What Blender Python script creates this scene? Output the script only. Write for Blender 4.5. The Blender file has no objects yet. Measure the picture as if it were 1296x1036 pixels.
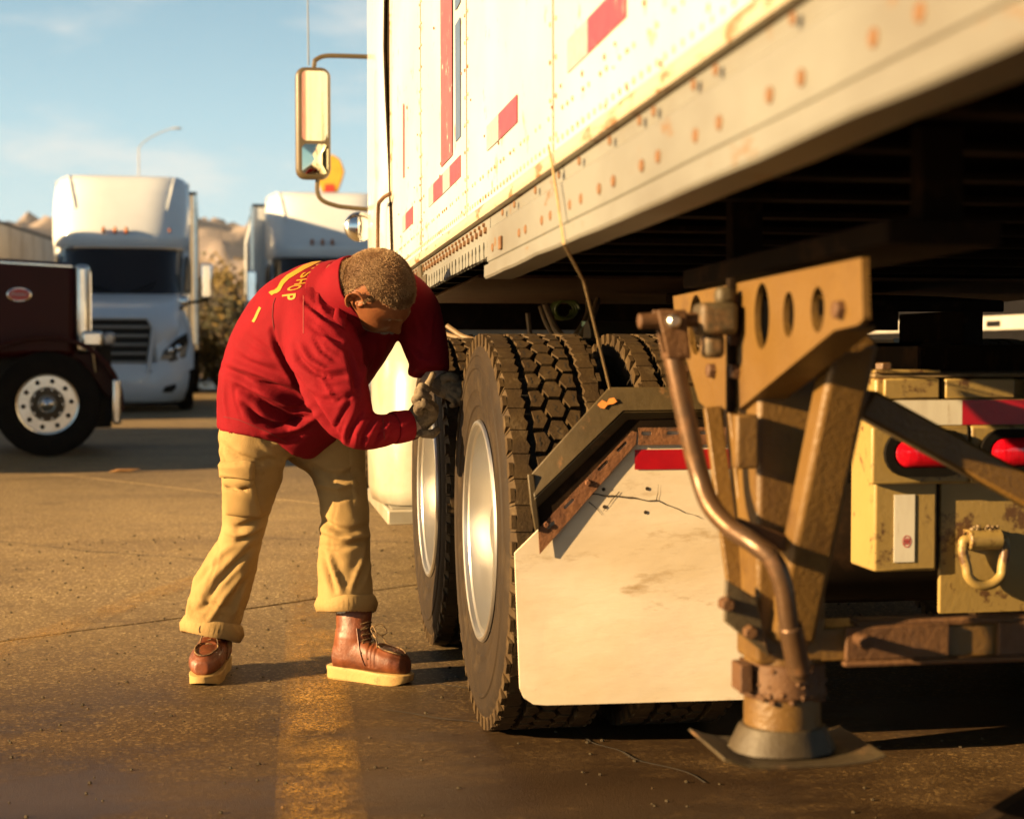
import bpy, bmesh, math, random
import numpy as np
from mathutils import Vector, Matrix, Euler, noise
from mathutils.bvhtree import BVHTree
random.seed(7)
C = bpy.context.scene.collection
SC = bpy.context.scene
rad = math.radians
# ------------------------------------------------------------ camera, sky, sun, exposure
CAMZ = 1.0; YAW = rad(9.48); PITCH = math.atan((518-445)/2000); FPX = 2000.0
cd = bpy.data.cameras.new('camera'); cam = bpy.data.objects.new('camera', cd); C.objects.link(cam)
cd.sensor_width = 36; cd.lens = 36*FPX/1296; cd.clip_start = 0.05; cd.clip_end = 20000
cam.location = (0, 0, CAMZ)
cam.rotation_euler = (math.pi/2-PITCH, 0, -YAW)
cd.dof.use_dof = True; cd.dof.focus_distance = 4.55; cd.dof.aperture_fstop = 3.6
SC.camera = cam
SUN_AZ = rad(13); SUN_EL = rad(15.5)          # light travels towards (+x, a little +y), low evening sun
w = bpy.data.worlds.new('World'); SC.world = w; w.use_nodes = True
nt = w.node_tree; nt.nodes.clear()
out = nt.nodes.new('ShaderNodeOutputWorld'); bg = nt.nodes.new('ShaderNodeBackground')
sky = nt.nodes.new('ShaderNodeTexSky'); sky.sky_type = 'NISHITA'; sky.sun_disc = False
sky.sun_elevation = SUN_EL; sky.sun_rotation = math.atan2(-math.cos(SUN_AZ), -math.sin(SUN_AZ))
sky.air_density = 1.0; sky.dust_density = 1.0; sky.ozone_density = 1.5; sky.altitude = 600
bg.inputs['Strength'].default_value = 0.056
W = nt.nodes; WL = nt.links
tc = W.new('ShaderNodeTexCoord'); nrmz = W.new('ShaderNodeVectorMath'); nrmz.operation = 'NORMALIZE'; WL.new(tc.outputs['Generated'], nrmz.inputs[0])
xyz = W.new('ShaderNodeSeparateXYZ'); WL.new(nrmz.outputs[0], xyz.inputs[0])
# evening haze: a pale band low down that turns blue upwards, laid over the physical sky
rp0 = W.new('ShaderNodeValToRGB'); cr_ = rp0.color_ramp
for k, (p_, c_) in enumerate(((0.0, (.37,.44,.45)), (.07, (.30,.42,.45)), (.14, (.215,.36,.42)), (.23, (.135,.255,.325)), (.32, (.050,.095,.14)), (1.0, (.010,.018,.034)))):
    el = cr_.elements[k] if k < 2 else cr_.elements.new(p_)
    el.position = p_; el.color = (*c_, 1)
WL.new(xyz.outputs['Z'], rp0.inputs[0])
sc10 = W.new('ShaderNodeVectorMath'); sc10.operation = 'SCALE'; sc10.inputs['Scale'].default_value = 8.8; WL.new(rp0.outputs[0], sc10.inputs[0])
mxs = W.new('ShaderNodeMix'); mxs.data_type = 'RGBA'; mxs.inputs[0].default_value = .92
WL.new(sky.outputs[0], mxs.inputs[6]); WL.new(sc10.outputs[0], mxs.inputs[7])
# glow round the low sun
dt = W.new('ShaderNodeVectorMath'); dt.operation = 'DOT_PRODUCT'; WL.new(nrmz.outputs[0], dt.inputs[0])
dt.inputs[1].default_value = (-math.cos(SUN_AZ)*math.cos(SUN_EL), -math.sin(SUN_AZ)*math.cos(SUN_EL), math.sin(SUN_EL))
gl_ = W.new('ShaderNodeMapRange'); gl_.inputs[1].default_value = .86; gl_.inputs[2].default_value = 1; gl_.interpolation_type = 'SMOOTHSTEP'; WL.new(dt.outputs['Value'], gl_.inputs[0])
gm = W.new('ShaderNodeMix'); gm.data_type = 'RGBA'; gm.blend_type = 'ADD'; gm.inputs[7].default_value = (4.2, 3.1, 1.3, 1)
WL.new(gl_.outputs[0], gm.inputs[0]); WL.new(mxs.outputs[2], gm.inputs[6])
# thin evening clouds as part of the sky
mp = W.new('ShaderNodeMapping'); mp.inputs['Scale'].default_value = (2.0, 2.0, 6.5); mp.inputs['Location'].default_value = (0.9, 0.0, 0.62)
nz = W.new('ShaderNodeTexNoise'); nz.inputs['Scale'].default_value = 3.1; nz.inputs['Detail'].default_value = 8; nz.inputs['Roughness'].default_value = 0.55
rp = W.new('ShaderNodeMapRange'); rp.inputs[1].default_value = .50; rp.inputs[2].default_value = .72; rp.inputs[4].default_value = .5; rp.interpolation_type = 'SMOOTHSTEP'
cm = W.new('ShaderNodeMix'); cm.data_type = 'RGBA'; cm.inputs[7].default_value = (4.6, 4.3, 3.9, 1)
WL.new(nrmz.outputs[0], mp.inputs[0]); WL.new(mp.outputs[0], nz.inputs['Vector']); WL.new(nz.outputs['Fac'], rp.inputs[0]); cmask = W.new('ShaderNodeMapRange'); cmask.inputs[1].default_value = .34; cmask.inputs[2].default_value = .22; WL.new(xyz.outputs['Z'], cmask.inputs[0])
cmul = W.new('ShaderNodeMath'); cmul.operation = 'MULTIPLY'; WL.new(rp.outputs[0], cmul.inputs[0]); WL.new(cmask.outputs[0], cmul.inputs[1]); WL.new(cmul.outputs[0], cm.inputs[0])
WL.new(gm.outputs[2], cm.inputs[6]); WL.new(cm.outputs[2], bg.inputs['Color']); WL.new(bg.outputs[0], out.inputs[0])
sd = bpy.data.lights.new('sun', 'SUN'); so = bpy.data.objects.new('sun', sd); C.objects.link(so)
sd.energy = 5.0; sd.angle = rad(0.55); sd.color = (1.0, 0.67, 0.32)
trav = Vector((math.cos(SUN_AZ)*math.cos(SUN_EL), math.sin(SUN_AZ)*math.cos(SUN_EL), -math.sin(SUN_EL)))
so.rotation_euler = trav.to_track_quat('-Z', 'Y').to_euler(); so.location = (-10, -4, 8)
SC.view_settings.view_transform = 'Standard'; SC.view_settings.look = 'None'
SC.view_settings.exposure = 1.95; SC.view_settings.gamma = 1; SC.view_settings.use_curve_mapping = False
SC.render.engine = 'CYCLES'; SC.cycles.max_bounces = 6; SC.cycles.diffuse_bounces = 1; SC.cycles.volume_bounces = 0; SC.cycles.use_denoising = True

# ------------------------------------------------------------ where a line of sight meets real planes
CR = Euler((math.pi/2-PITCH, 0, -YAW)).to_matrix(); CO = Vector((0, 0, CAMZ))
def ray(px, py): return CR @ Vector(((px-648)/FPX, -(py-518)/FPX, -1))
def onX(px, py, x): d = ray(px, py); return CO + d*(x/d.x)
def onY(px, py, y): d = ray(px, py); return CO + d*(y/d.y)
def onZ(px, py, z): d = ray(px, py); return CO + d*((z-CAMZ)/d.z)
def D(px, py, dep): return CO + ray(px, py)*dep
# ------------------------------------------------------------ mesh helpers
WM = {}
def wm(o): return WM.get(o.name, Matrix()) if o else Matrix()
def tag(o, label=None, cat=None, group=None, kind=None):
    if label: o['label'] = label
    if cat: o['category'] = cat
    if group: o['group'] = group
    if kind: o['kind'] = kind
    return o
def thing(name, label, cat, M=None, group=None):
    o = bpy.data.objects.new(name, None); C.objects.link(o); o.empty_display_size = .2
    M = M or Matrix(); o.matrix_world = M; WM[o.name] = M.copy()
    return tag(o, label, cat, group)
class MB:
    def __init__(s): s.v = []; s.f = []; s.m = []; s.cur = 0
    def add(s, vs, fs, M=None):
        b = len(s.v)
        s.v += [tuple(M @ Vector(v)) if M else tuple(v) for v in vs]
        s.f += [tuple(b+i for i in f) for f in fs]; s.m += [s.cur]*len(fs); return s
    def box(s, a, b, M=None):
        x0, y0, z0 = [min(a[i], b[i]) for i in range(3)]; x1, y1, z1 = [max(a[i], b[i]) for i in range(3)]
        return s.add([(x0,y0,z0),(x1,y0,z0),(x1,y1,z0),(x0,y1,z0),(x0,y0,z1),(x1,y0,z1),(x1,y1,z1),(x0,y1,z1)],
            [(0,3,2,1),(4,5,6,7),(0,1,5,4),(1,2,6,5),(2,3,7,6),(3,0,4,7)], M)
    def cbox(s, c, size, M=None):
        return s.box([c[i]-size[i]/2 for i in range(3)], [c[i]+size[i]/2 for i in range(3)], M)
    def lathe(s, prof, axis='X', n=48, M=None, closed=False, c=(0,0,0)):
        vs = []; k = len(prof)
        for j in range(n):
            a = 2*math.pi*j/n; ca, sa = math.cos(a), math.sin(a)
            for (h, r) in prof:
                vs.append({'X': (c[0]+h, c[1]+r*ca, c[2]+r*sa), 'Y': (c[0]+r*sa, c[1]+h, c[2]+r*ca), 'Z': (c[0]+r*ca, c[1]+r*sa, c[2]+h)}[axis])
        fs = []; kk = k if closed else k-1
        for j in range(n):
            j2 = (j+1) % n
            for i in range(kk):
                i2 = (i+1) % k; fs.append((j*k+i, j2*k+i, j2*k+i2, j*k+i2))
        return s.add(vs, fs, M)
    def tube(s, pts, r, n=10, cap=True, M=None, smooth=0, flat=1.0):
        P = [Vector(p) for p in pts]; R = list(r) if hasattr(r, '__len__') else [r]*len(P)
        if smooth:
            Q, S = [], []
            for i in range(len(P)-1):
                p0, p1, p2, p3 = P[max(i-1,0)], P[i], P[i+1], P[min(i+2,len(P)-1)]
                for k in range(smooth):
                    t = k/smooth
                    Q.append(.5*((2*p1)+(p2-p0)*t+(2*p0-5*p1+4*p2-p3)*t*t+(3*p1-p0-3*p2+p3)*t**3)); S.append(R[i]*(1-t)+R[i+1]*t)
            Q.append(P[-1]); S.append(R[-1]); P, R = Q, S
        T = [(P[min(i+1,len(P)-1)]-P[max(i-1,0)]).normalized() for i in range(len(P))]
        up = Vector((0,0,1)) if abs(T[0].z) < .9 else Vector((1,0,0))
        nrm = (up - T[0]*up.dot(T[0])).normalized(); vs = []
        for i, p in enumerate(P):
            nrm = (nrm - T[i]*nrm.dot(T[i])).normalized(); b = T[i].cross(nrm)
            for k in range(n):
                a = 2*math.pi*(k+.5)/n; vs.append(p + nrm*(math.cos(a)*R[i]) + b*(math.sin(a)*R[i]*flat))
        fs = []
        for i in range(len(P)-1):
            for k in range(n):
                k2 = (k+1) % n; fs.append((i*n+k, i*n+k2, (i+1)*n+k2, (i+1)*n+k))
        if cap: fs.append(tuple(range(n-1,-1,-1))); fs.append(tuple((len(P)-1)*n+k for k in range(n)))
        return s.add(vs, fs, M)
    def beam(s, a, b, w, h, M=None, up=(0,0,1)):
        a, b = Vector(a), Vector(b); t = (b-a).normalized(); u = Vector(up); u = (u-t*u.dot(t)).normalized(); q = t.cross(u)
        vs = []
        for p in (a, b):
            for (i, j) in ((-1,-1),(1,-1),(1,1),(-1,1)): vs.append(p+q*(i*w/2)+u*(j*h/2))
        return s.add(vs, [(0,1,2,3),(7,6,5,4),(0,4,5,1),(1,5,6,2),(2,6,7,3),(3,7,4,0)], M)
    def prism(s, poly, off, M=None):
        """poly: list of 3D points (planar), off: extrusion vector"""
        k = len(poly); P = [Vector(p) for p in poly]; o = Vector(off)
        return s.add(P+[p+o for p in P], [tuple(range(k-1,-1,-1)), tuple(range(k,2*k))]+[(i,(i+1)%k,k+(i+1)%k,k+i) for i in range(k)], M)
    def ball(s, c, r, n=14, m=8, M=None):
        r = r if hasattr(r, '__len__') else (r,r,r)
        vs = [(c[0],c[1],c[2]-r[2])]
        for i in range(1, m):
            t = -math.pi/2+math.pi*i/m
            for k in range(n):
                a = 2*math.pi*k/n; vs.append((c[0]+r[0]*math.cos(t)*math.cos(a), c[1]+r[1]*math.cos(t)*math.sin(a), c[2]+r[2]*math.sin(t)))
        vs.append((c[0],c[1],c[2]+r[2])); L = len(vs)-1
        fs = [(0, 1+(k+1)%n, 1+k) for k in range(n)]
        for i in range(m-2):
            for k in range(n): fs.append((1+i*n+k, 1+i*n+(k+1)%n, 1+(i+1)*n+(k+1)%n, 1+(i+1)*n+k))
        fs += [(L, 1+(m-2)*n+k, 1+(m-2)*n+(k+1)%n) for k in range(n)]
        return s.add(vs, fs, M)
    def cut2d(s, outer, holes, th, M):
        """flat plate with holes; 2D (u,v) outline, centred thickness th, placed by M (u,v,n)"""
        cu = bpy.data.curves.new('tmp', 'CURVE'); cu.dimensions = '2D'; cu.fill_mode = 'BOTH'; cu.extrude = th/2
        for pl in [outer]+holes:
            sp = cu.splines.new('POLY'); sp.points.add(len(pl)-1)
            for i, p in enumerate(pl): sp.points[i].co = (p[0], p[1], 0, 1)
            sp.use_cyclic_u = True
        ob = bpy.data.objects.new('tmp', cu); me = bpy.data.meshes.new_from_object(ob)
        s.add([v.co for v in me.vertices], [tuple(p.vertices) for p in me.polygons], M)
        bpy.data.objects.remove(ob); bpy.data.curves.remove(cu); bpy.data.meshes.remove(me); return s
def ellipse(cx, cy, rx, ry, n=24): return [(cx+rx*math.cos(2*math.pi*i/n), cy+ry*math.sin(2*math.pi*i/n)) for i in range(n)]
def obj(name, mb, mats, parent=None, F=None, smooth=35, bevel=0, seg=2, weld=False):
    """link mb as ONE mesh; its vertices are given in frame F (world when F is None) and stored local to the parent"""
    me = bpy.data.meshes.new(name); T = wm(parent).inverted() @ (F or Matrix())
    vs = [T @ Vector(v) for v in mb.v]
    me.from_pydata([tuple(v) for v in vs], [], mb.f); me.update()
    for m in (mats if isinstance(mats, (list, tuple)) else [mats]): me.materials.append(m)
    if any(mb.m): me.polygons.foreach_set('material_index', mb.m)
    bm = bmesh.new(); bm.from_mesh(me)
    if weld: bmesh.ops.remove_doubles(bm, verts=bm.verts, dist=1e-5)
    bmesh.ops.recalc_face_normals(bm, faces=bm.faces); bm.to_mesh(me); bm.free()
    if smooth:
        me.shade_smooth(); me.set_sharp_from_angle(angle=rad(smooth))
    o = bpy.data.objects.new(name, me); C.objects.link(o)
    if parent: o.parent = parent
    WM[o.name] = wm(parent).copy()
    if bevel:
        b = o.modifiers.new('bevel', 'BEVEL'); b.width = bevel; b.segments = seg; b.limit_method = 'ANGLE'; b.angle_limit = rad(40)
    return o
def struct(name, mb, m, **k): return tag(obj(name, mb, m, **k), kind='structure')
def inst(src, M, name=None, parent=None):
    """a copy sharing mesh data; M places the source's local mesh in the parent's frame"""
    o = src.copy(); C.objects.link(o); o.parent = parent if parent else src.parent; o.matrix_parent_inverse = Matrix()
    o.matrix_basis = M
    return o
# ------------------------------------------------------------ materials
def lin(c): return tuple(((x/12.92) if x <= .04045 else ((x+.055)/1.055)**2.4) for x in c)
def mat(name, col, rough=.6, metal=0, col2=None, sc=6, amt=.5, dirt=None, dsc=3, damt=0, dsharp=.12, bump=.0, bsc=60, stretch=(1,1,1), spec=.5, coat=0, sheen=0, sub=0, detail=6, rvar=0):
    if not metal: col, col2, dirt = [tuple(x*.78 for x in c) if c else c for c in (col, col2, dirt)]
    m = bpy.data.materials.new(name); m.use_nodes = True; n = m.node_tree; N = n.nodes; L = n.links
    p = N['Principled BSDF']; p.inputs['Roughness'].default_value = rough; p.inputs['Metallic'].default_value = metal
    p.inputs['Specular IOR Level'].default_value = spec; p.inputs['Coat Weight'].default_value = coat
    if sheen: p.inputs['Sheen Weight'].default_value = sheen
    if sub: p.inputs['Subsurface Weight'].default_value = sub; p.inputs['Subsurface Radius'].default_value = (.01,.004,.002)
    p.inputs['Base Color'].default_value = (*col, 1)
    tc = N.new('ShaderNodeTexCoord'); mp = N.new('ShaderNodeMapping'); mp.inputs['Scale'].default_value = stretch; L.new(tc.outputs['Object'], mp.inputs[0])
    src = None
    def nz(scale, det=detail, r=.6, off=0):
        t = N.new('ShaderNodeTexNoise'); t.inputs['Scale'].default_value = scale; t.inputs['Detail'].default_value = det; t.inputs['Roughness'].default_value = r
        if off:
            a = N.new('ShaderNodeVectorMath'); a.inputs[1].default_value = (off, off*.7, off*1.3); L.new(mp.outputs[0], a.inputs[0]); L.new(a.outputs[0], t.inputs[0])
        else: L.new(mp.outputs[0], t.inputs[0])
        return t
    def mix(fac, a, b):
        x = N.new('ShaderNodeMix'); x.data_type = 'RGBA'; L.new(fac, x.inputs[0])
        if hasattr(a, 'is_linked'): L.new(a, x.inputs[6])
        else: x.inputs[6].default_value = (*a, 1)
        x.inputs[7].default_value = (*b, 1); return x.outputs[2]
    def ramp(s, lo, hi, top=1):
        r = N.new('ShaderNodeMapRange'); r.inputs[1].default_value = lo; r.inputs[2].default_value = hi; r.inputs[4].default_value = top; L.new(s, r.inputs[0]); return r.outputs[0]
    cur = col
    if col2: cur = mix(ramp(nz(sc).outputs['Fac'], .5-.15*(1.3-amt), .5+.15*(1.3-amt)), cur, col2)
    if dirt and damt:
        f = ramp(nz(dsc, 10, .7, 5.3).outputs['Fac'], .66-.30*damt, .66-.30*damt+dsharp*.7)
        cur = mix(f, cur, dirt)
        if metal:
            r = N.new('ShaderNodeMapRange'); r.inputs[3].default_value = metal; r.inputs[4].default_value = 0; L.new(f, r.inputs[0]); L.new(r.outputs[0], p.inputs['Metallic'])
    if not isinstance(cur, tuple): L.new(cur, p.inputs['Base Color'])
    if rvar:
        L.new(ramp2(N, L, nz(sc*1.7, 5, .6, 2.1).outputs['Fac'], rough-rvar, rough+rvar), p.inputs['Roughness'])
    if bump:
        b = N.new('ShaderNodeBump'); b.inputs['Strength'].default_value = min(1, bump); b.inputs['Distance'].default_value = .004
        L.new(nz(bsc, 5, .6, 9.1).outputs['Fac'], b.inputs['Height']); L.new(b.outputs[0], p.inputs['Normal'])
    return m
def ramp2(N, L, s, lo, hi):
    r = N.new('ShaderNodeMapRange'); r.inputs[1].default_value = .3; r.inputs[2].default_value = .7; r.inputs[3].default_value = lo; r.inputs[4].default_value = hi; L.new(s, r.inputs[0]); return r.outputs[0]
M = {}
M['asphalt_base'] = mat('joint_dark', (.03,.026,.022), .95, col2=(.05,.043,.035), sc=8)
M['trailer_white'] = mat('trailer_white', (.60,.60,.61), .42, col2=(.55,.54,.52), sc=2.2, amt=.5, dirt=(.42,.27,.13), dsc=9, damt=.22, dsharp=.10, bump=.15, bsc=3)
M['trailer_clean'] = mat('trailer_lip', (.46,.41,.31), .45, col2=(.55,.45,.32), sc=5, amt=.6, dirt=(.30,.15,.06), dsc=14, damt=.42, dsharp=.08, stretch=(1,.35,1))
M['rail_cream'] = mat('rail_cream', (.225,.225,.200), .5, col2=(.17,.16,.135), sc=3, amt=.5, dirt=(.20,.12,.055), dsc=16, damt=.20, dsharp=.08, stretch=(1,.5,1))
M['rust_spot'] = mat('rust_spot', (.15,.07,.03), .9, col2=(.21,.11,.05), sc=40)
M['tape_red'] = mat('tape_red', (.36,.05,.06), .4, col2=(.30,.04,.05), sc=30, dirt=(.5,.42,.3), dsc=30, damt=.15)
M['tape_white'] = mat('tape_white', (.40,.42,.40), .4, col2=(.34,.35,.32), sc=60)
M['stripe_red'] = mat('stripe_red', (.40,.085,.09), .5, col2=(.36,.07,.075), sc=10, dirt=(.7,.55,.45), dsc=20, damt=.2)
M['stripe_blue'] = mat('stripe_blue', (.07,.12,.22), .5, col2=(.09,.14,.25), sc=10)
M['red_bright'] = mat('flap_tape_red', (.50,.004,.012), .3, col2=(.42,.004,.012), sc=25, dirt=(.3,.1,.08), dsc=40, damt=.1)
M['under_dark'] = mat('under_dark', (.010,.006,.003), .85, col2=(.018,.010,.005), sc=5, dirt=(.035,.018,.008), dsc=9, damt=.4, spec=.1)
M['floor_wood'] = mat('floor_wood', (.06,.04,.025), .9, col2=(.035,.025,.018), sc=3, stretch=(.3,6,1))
M['gear_steel'] = mat('gear_steel', (.18,.100,.024), .42, col2=(.135,.070,.016), sc=2.5, amt=.1, dirt=(.060,.026,.009), dsc=5, damt=.42, dsharp=.35, bump=.5, bsc=110, rvar=.12)
M['gear_rust'] = mat('gear_rust', (.085,.034,.009), .7, col2=(.13,.058,.016), sc=9, amt=.5, dirt=(.12,.06,.03), dsc=12, damt=.4, dsharp=.2, bump=.8, bsc=60)
M['gear_grey'] = mat('gear_grey', (.085,.062,.028), .6, col2=(.05,.034,.015), sc=9, amt=.4, dirt=(.25,.13,.05), dsc=9, damt=.35, dsharp=.2, bump=.5, bsc=50)
M['crank_metal'] = mat('crank_metal', (.12,.065,.03), .38, .55, col2=(.10,.06,.035), sc=12, dirt=(.16,.075,.03), dsc=14, damt=.45, dsharp=.2, bump=.25, bsc=60)
M['tan_paint'] = mat('tan_paint', (.34,.235,.075), .45, col2=(.31,.215,.065), sc=5, amt=.4, dirt=(.11,.055,.02), dsc=11, damt=.44, dsharp=.08, bump=.2, bsc=70, detail=10)
M['tan_top'] = mat('tan_top', (.25,.17,.075), .7, col2=(.17,.115,.05), sc=8, dirt=(.14,.08,.03), dsc=10, damt=.45)
M['lens_red'] = mat('lens_red', (.62,.006,.02), .12, col2=(.45,.003,.012), sc=60, stretch=(3,1,.2), coat=.6)
M['black_rubber'] = mat('black_rubber', (.005,.004,.003), .8, col2=(.009,.007,.005), sc=12, spec=.12)
M['tyre_rubber'] = mat('tyre_rubber', (.028,.0155,.005), .75, spec=.3, col2=(.017,.009,.003), sc=10, amt=.5, dirt=(.055,.034,.014), dsc=8, damt=.42, dsharp=.25, bump=.4, bsc=90)
M['tyre_tread'] = mat('tyre_tread', (.070,.041,.013), .7, spec=.3, col2=(.043,.024,.008), sc=14, amt=.5, dirt=(.14,.095,.045), dsc=14, damt=.35, dsharp=.2, bump=.4, bsc=120)
M['tyre_groove'] = mat('tyre_groove', (.008,.006,.004), .85, col2=(.03,.022,.015), sc=20)
M['alloy'] = mat('alloy', (.72,.70,.66), .36, 1.0, col2=(.68,.66,.62), sc=2, stretch=(12,1,1), dirt=(.35,.28,.18), dsc=14, damt=.12, dsharp=.3, rvar=.05)
M['flap_white'] = mat('flap_white', (.92,.80,.62), .55, col2=(.80,.66,.46), sc=2.4, amt=.5, dirt=(.42,.27,.11), dsc=5, damt=.26, dsharp=.25, bump=.3, bsc=12, stretch=(.8,1,2.6), detail=9)
M['bracket_olive'] = mat('bracket_olive', (.085,.058,.022), .5, col2=(.06,.04,.014), sc=9, dirt=(.22,.11,.04), dsc=11, damt=.25, bump=.3, bsc=40)
M['bracket_rust'] = mat('bracket_rust', (.17,.065,.025), .8, col2=(.26,.11,.04), sc=12, dirt=(.07,.035,.02), dsc=10, damt=.4, bump=.6, bsc=60)
M['orange_spot'] = mat('orange_spot', (.62,.22,.03), .7, col2=(.5,.15,.02), sc=40)
M['crack_dark'] = mat('crack_dark', (.03,.02,.01), .9, col2=(.05,.03,.015), sc=30)
M['cab_white'] = mat('cab_white', (.80,.79,.74), .25, col2=(.75,.73,.67), sc=1.5, coat=.5)
M['skirt_white'] = mat('skirt_white', (.46,.43,.35), .35, col2=(.38,.33,.24), sc=4, amt=.4, dirt=(.42,.32,.18), dsc=5, damt=.25, dsharp=.3, coat=.2)
M['mirror_glass'] = mat('mirror_glass', (.86,.84,.62), .03, 1.0, col2=(.82,.80,.58), sc=1)
M['mirror_shell'] = mat('mirror_shell', (.09,.065,.03), .4, col2=(.12,.085,.04), sc=5)
M['chrome'] = mat('chrome', (.85,.85,.84), .08, 1.0, col2=(.75,.74,.72), sc=4)
M['hose_tan'] = mat('hose_tan', (.24,.16,.08), .6, col2=(.16,.10,.05), sc=20)
M['hose_green'] = mat('hose_green', (.10,.14,.015), .4, col2=(.14,.18,.03), sc=12)
M['bottle_green'] = mat('bottle_green', (.20,.42,.22), .3, col2=(.35,.55,.3), sc=20)
M['label_white'] = mat('label_white', (.74,.70,.58), .6, col2=(.66,.61,.50), sc=14, stretch=(3,1,.5), dirt=(.45,.36,.22), dsc=20, damt=.2)
M['label_red'] = mat('label_red', (.6,.06,.05), .6)
M['cord'] = mat('cord', (.42,.29,.13), .8, col2=(.3,.2,.09), sc=60)

# ------------------------------------------------------------ the ground: concrete slabs on a dark bed
def ground_mat():
    m = bpy.data.materials.new('old_pavement'); m.use_nodes = True; n = m.node_tree; N = n.nodes; L = n.links
    p = N['Principled BSDF']; g = N.new('ShaderNodeNewGeometry'); src = g.outputs['Position']
    def nz(sc, det=6, r=.6, st=(1,1,1), off=(0,0,0)):
        mp = N.new('ShaderNodeMapping'); mp.inputs['Scale'].default_value = st; mp.inputs['Location'].default_value = off; L.new(src, mp.inputs[0])
        t = N.new('ShaderNodeTexNoise'); t.inputs['Scale'].default_value = sc; t.inputs['Detail'].default_value = det; t.inputs['Roughness'].default_value = r; L.new(mp.outputs[0], t.inputs[0]); return t.outputs['Fac']
    def mr(s, a, b, c=0, d=1):
        r = N.new('ShaderNodeMapRange'); r.inputs[1].default_value = a; r.inputs[2].default_value = b; r.inputs[3].default_value = c; r.inputs[4].default_value = d; L.new(s, r.inputs[0]); return r.outputs[0]
    def mix(f, a, b, bt='MIX'):
        x = N.new('ShaderNodeMix'); x.data_type = 'RGBA'; x.blend_type = bt
        for i, v in ((0, f), (6, a), (7, b)):
            if isinstance(v, (tuple, float, int)): x.inputs[i].default_value = v if i == 0 else (*v, 1)
            else: L.new(v, x.inputs[i])
        return x.outputs[2]
    def mul(a, b):
        x = N.new('ShaderNodeMath'); x.operation = 'MULTIPLY'
        for i, v in ((0, a), (1, b)):
            if isinstance(v, float): x.inputs[i].default_value = v
            else: L.new(v, x.inputs[i])
        return x.outputs[0]
    c = mix(mr(nz(.55, 8), .35, .65), (.140,.092,.046), (.088,.056,.027))
    c = mix(mr(nz(3.3, 8, .7, (1,1,1), (4,2,0)), .42, .62, 0, .55), c, (.11,.072,.042))
    # aggregate: fine light and dark stones
    v = N.new('ShaderNodeTexVoronoi'); v.inputs['Scale'].default_value = 110; L.new(src, v.inputs['Vector'])
    c = mix(mr(v.outputs['Color'], .62, .9, 0, .7), c, (.36,.26,.15))
    v2 = N.new('ShaderNodeTexVoronoi'); v2.inputs['Scale'].default_value = 230; L.new(src, v2.inputs['Vector'])
    c = mix(mr(v2.outputs['Color'], .60, .85, 0, .85), c, (.045,.03,.02))
    xyz0 = N.new('ShaderNodeSeparateXYZ'); L.new(src, xyz0.inputs[0])
    # base colour gets paler along y, darker and browner near the camera
    y_blend = mr(xyz0.outputs['Y'], 4.2, 6.6)
    gain = mix(y_blend, (.66,.57,.36), (1.75,1.85,1.66)); c = mix(1.0, c, gain, 'MULTIPLY')
    # oil and damp stains, denser close to the parked trailer (x>-1.5, y<5)
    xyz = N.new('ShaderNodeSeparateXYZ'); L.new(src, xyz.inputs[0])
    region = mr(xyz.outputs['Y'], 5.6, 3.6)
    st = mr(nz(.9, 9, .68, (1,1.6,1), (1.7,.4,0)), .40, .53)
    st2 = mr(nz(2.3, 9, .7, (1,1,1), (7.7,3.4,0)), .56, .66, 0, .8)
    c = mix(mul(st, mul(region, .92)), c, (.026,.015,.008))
    c = mix(mul(st2, .6), c, (.06,.038,.022))
    st3 = mr(nz(.35, 7, .6, (.5,1.8,1), (3.1,9.4,0)), .50, .66, 0, .6)
    c = mix(mul(st3, .8), c, (.085,.055,.033))
    L.new(c, p.inputs['Base Color']); p.inputs['Specular IOR Level'].default_value = .22
    ro = mr(mul(st, region), 0, 1, .72, .42); L.new(ro, p.inputs['Roughness'])
    b = N.new('ShaderNodeBump'); b.inputs['Strength'].default_value = .6; b.inputs['Distance'].default_value = .002
    h = N.new('ShaderNodeMath'); h.operation = 'ADD'; L.new(nz(330, 2), h.inputs[0])
    h2 = N.new('ShaderNodeMath'); h2.operation = 'MULTIPLY_ADD'; L.new(v2.outputs['Distance'], h2.inputs[0]); h2.inputs[1].default_value = .25; L.new(nz(60, 8, .8), h2.inputs[2])
    L.new(h2.outputs[0], h.inputs[1]); L.new(h.outputs[0], b.inputs['Height']); L.new(b.outputs[0], p.inputs['Normal'])
    return m
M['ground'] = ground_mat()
bed = struct('ground', MB().add([(-300,-60,-.03),(300,-60,-.03),(300,46,-.03),(-300,46,-.03)], [(0,1,2,3)]), M['asphalt_base'])
ja, jb = onZ(0, 812, 0), onZ(525, 741, 0); jd = (jb-ja); jd.z = 0; jd.normalize(); jn = Vector((-jd.y, jd.x, 0))
def slab_poly(i, j, S=6.4, gap=.007):
    o = ja + jd*(S*(i)) + jn*(S*j) - jd*2.6
    g = gap
    return [o+jd*g+jn*g, o+jd*(S-g)+jn*g, o+jd*(S-g)+jn*(S-g), o+jd*g+jn*(S-g)]
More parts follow.
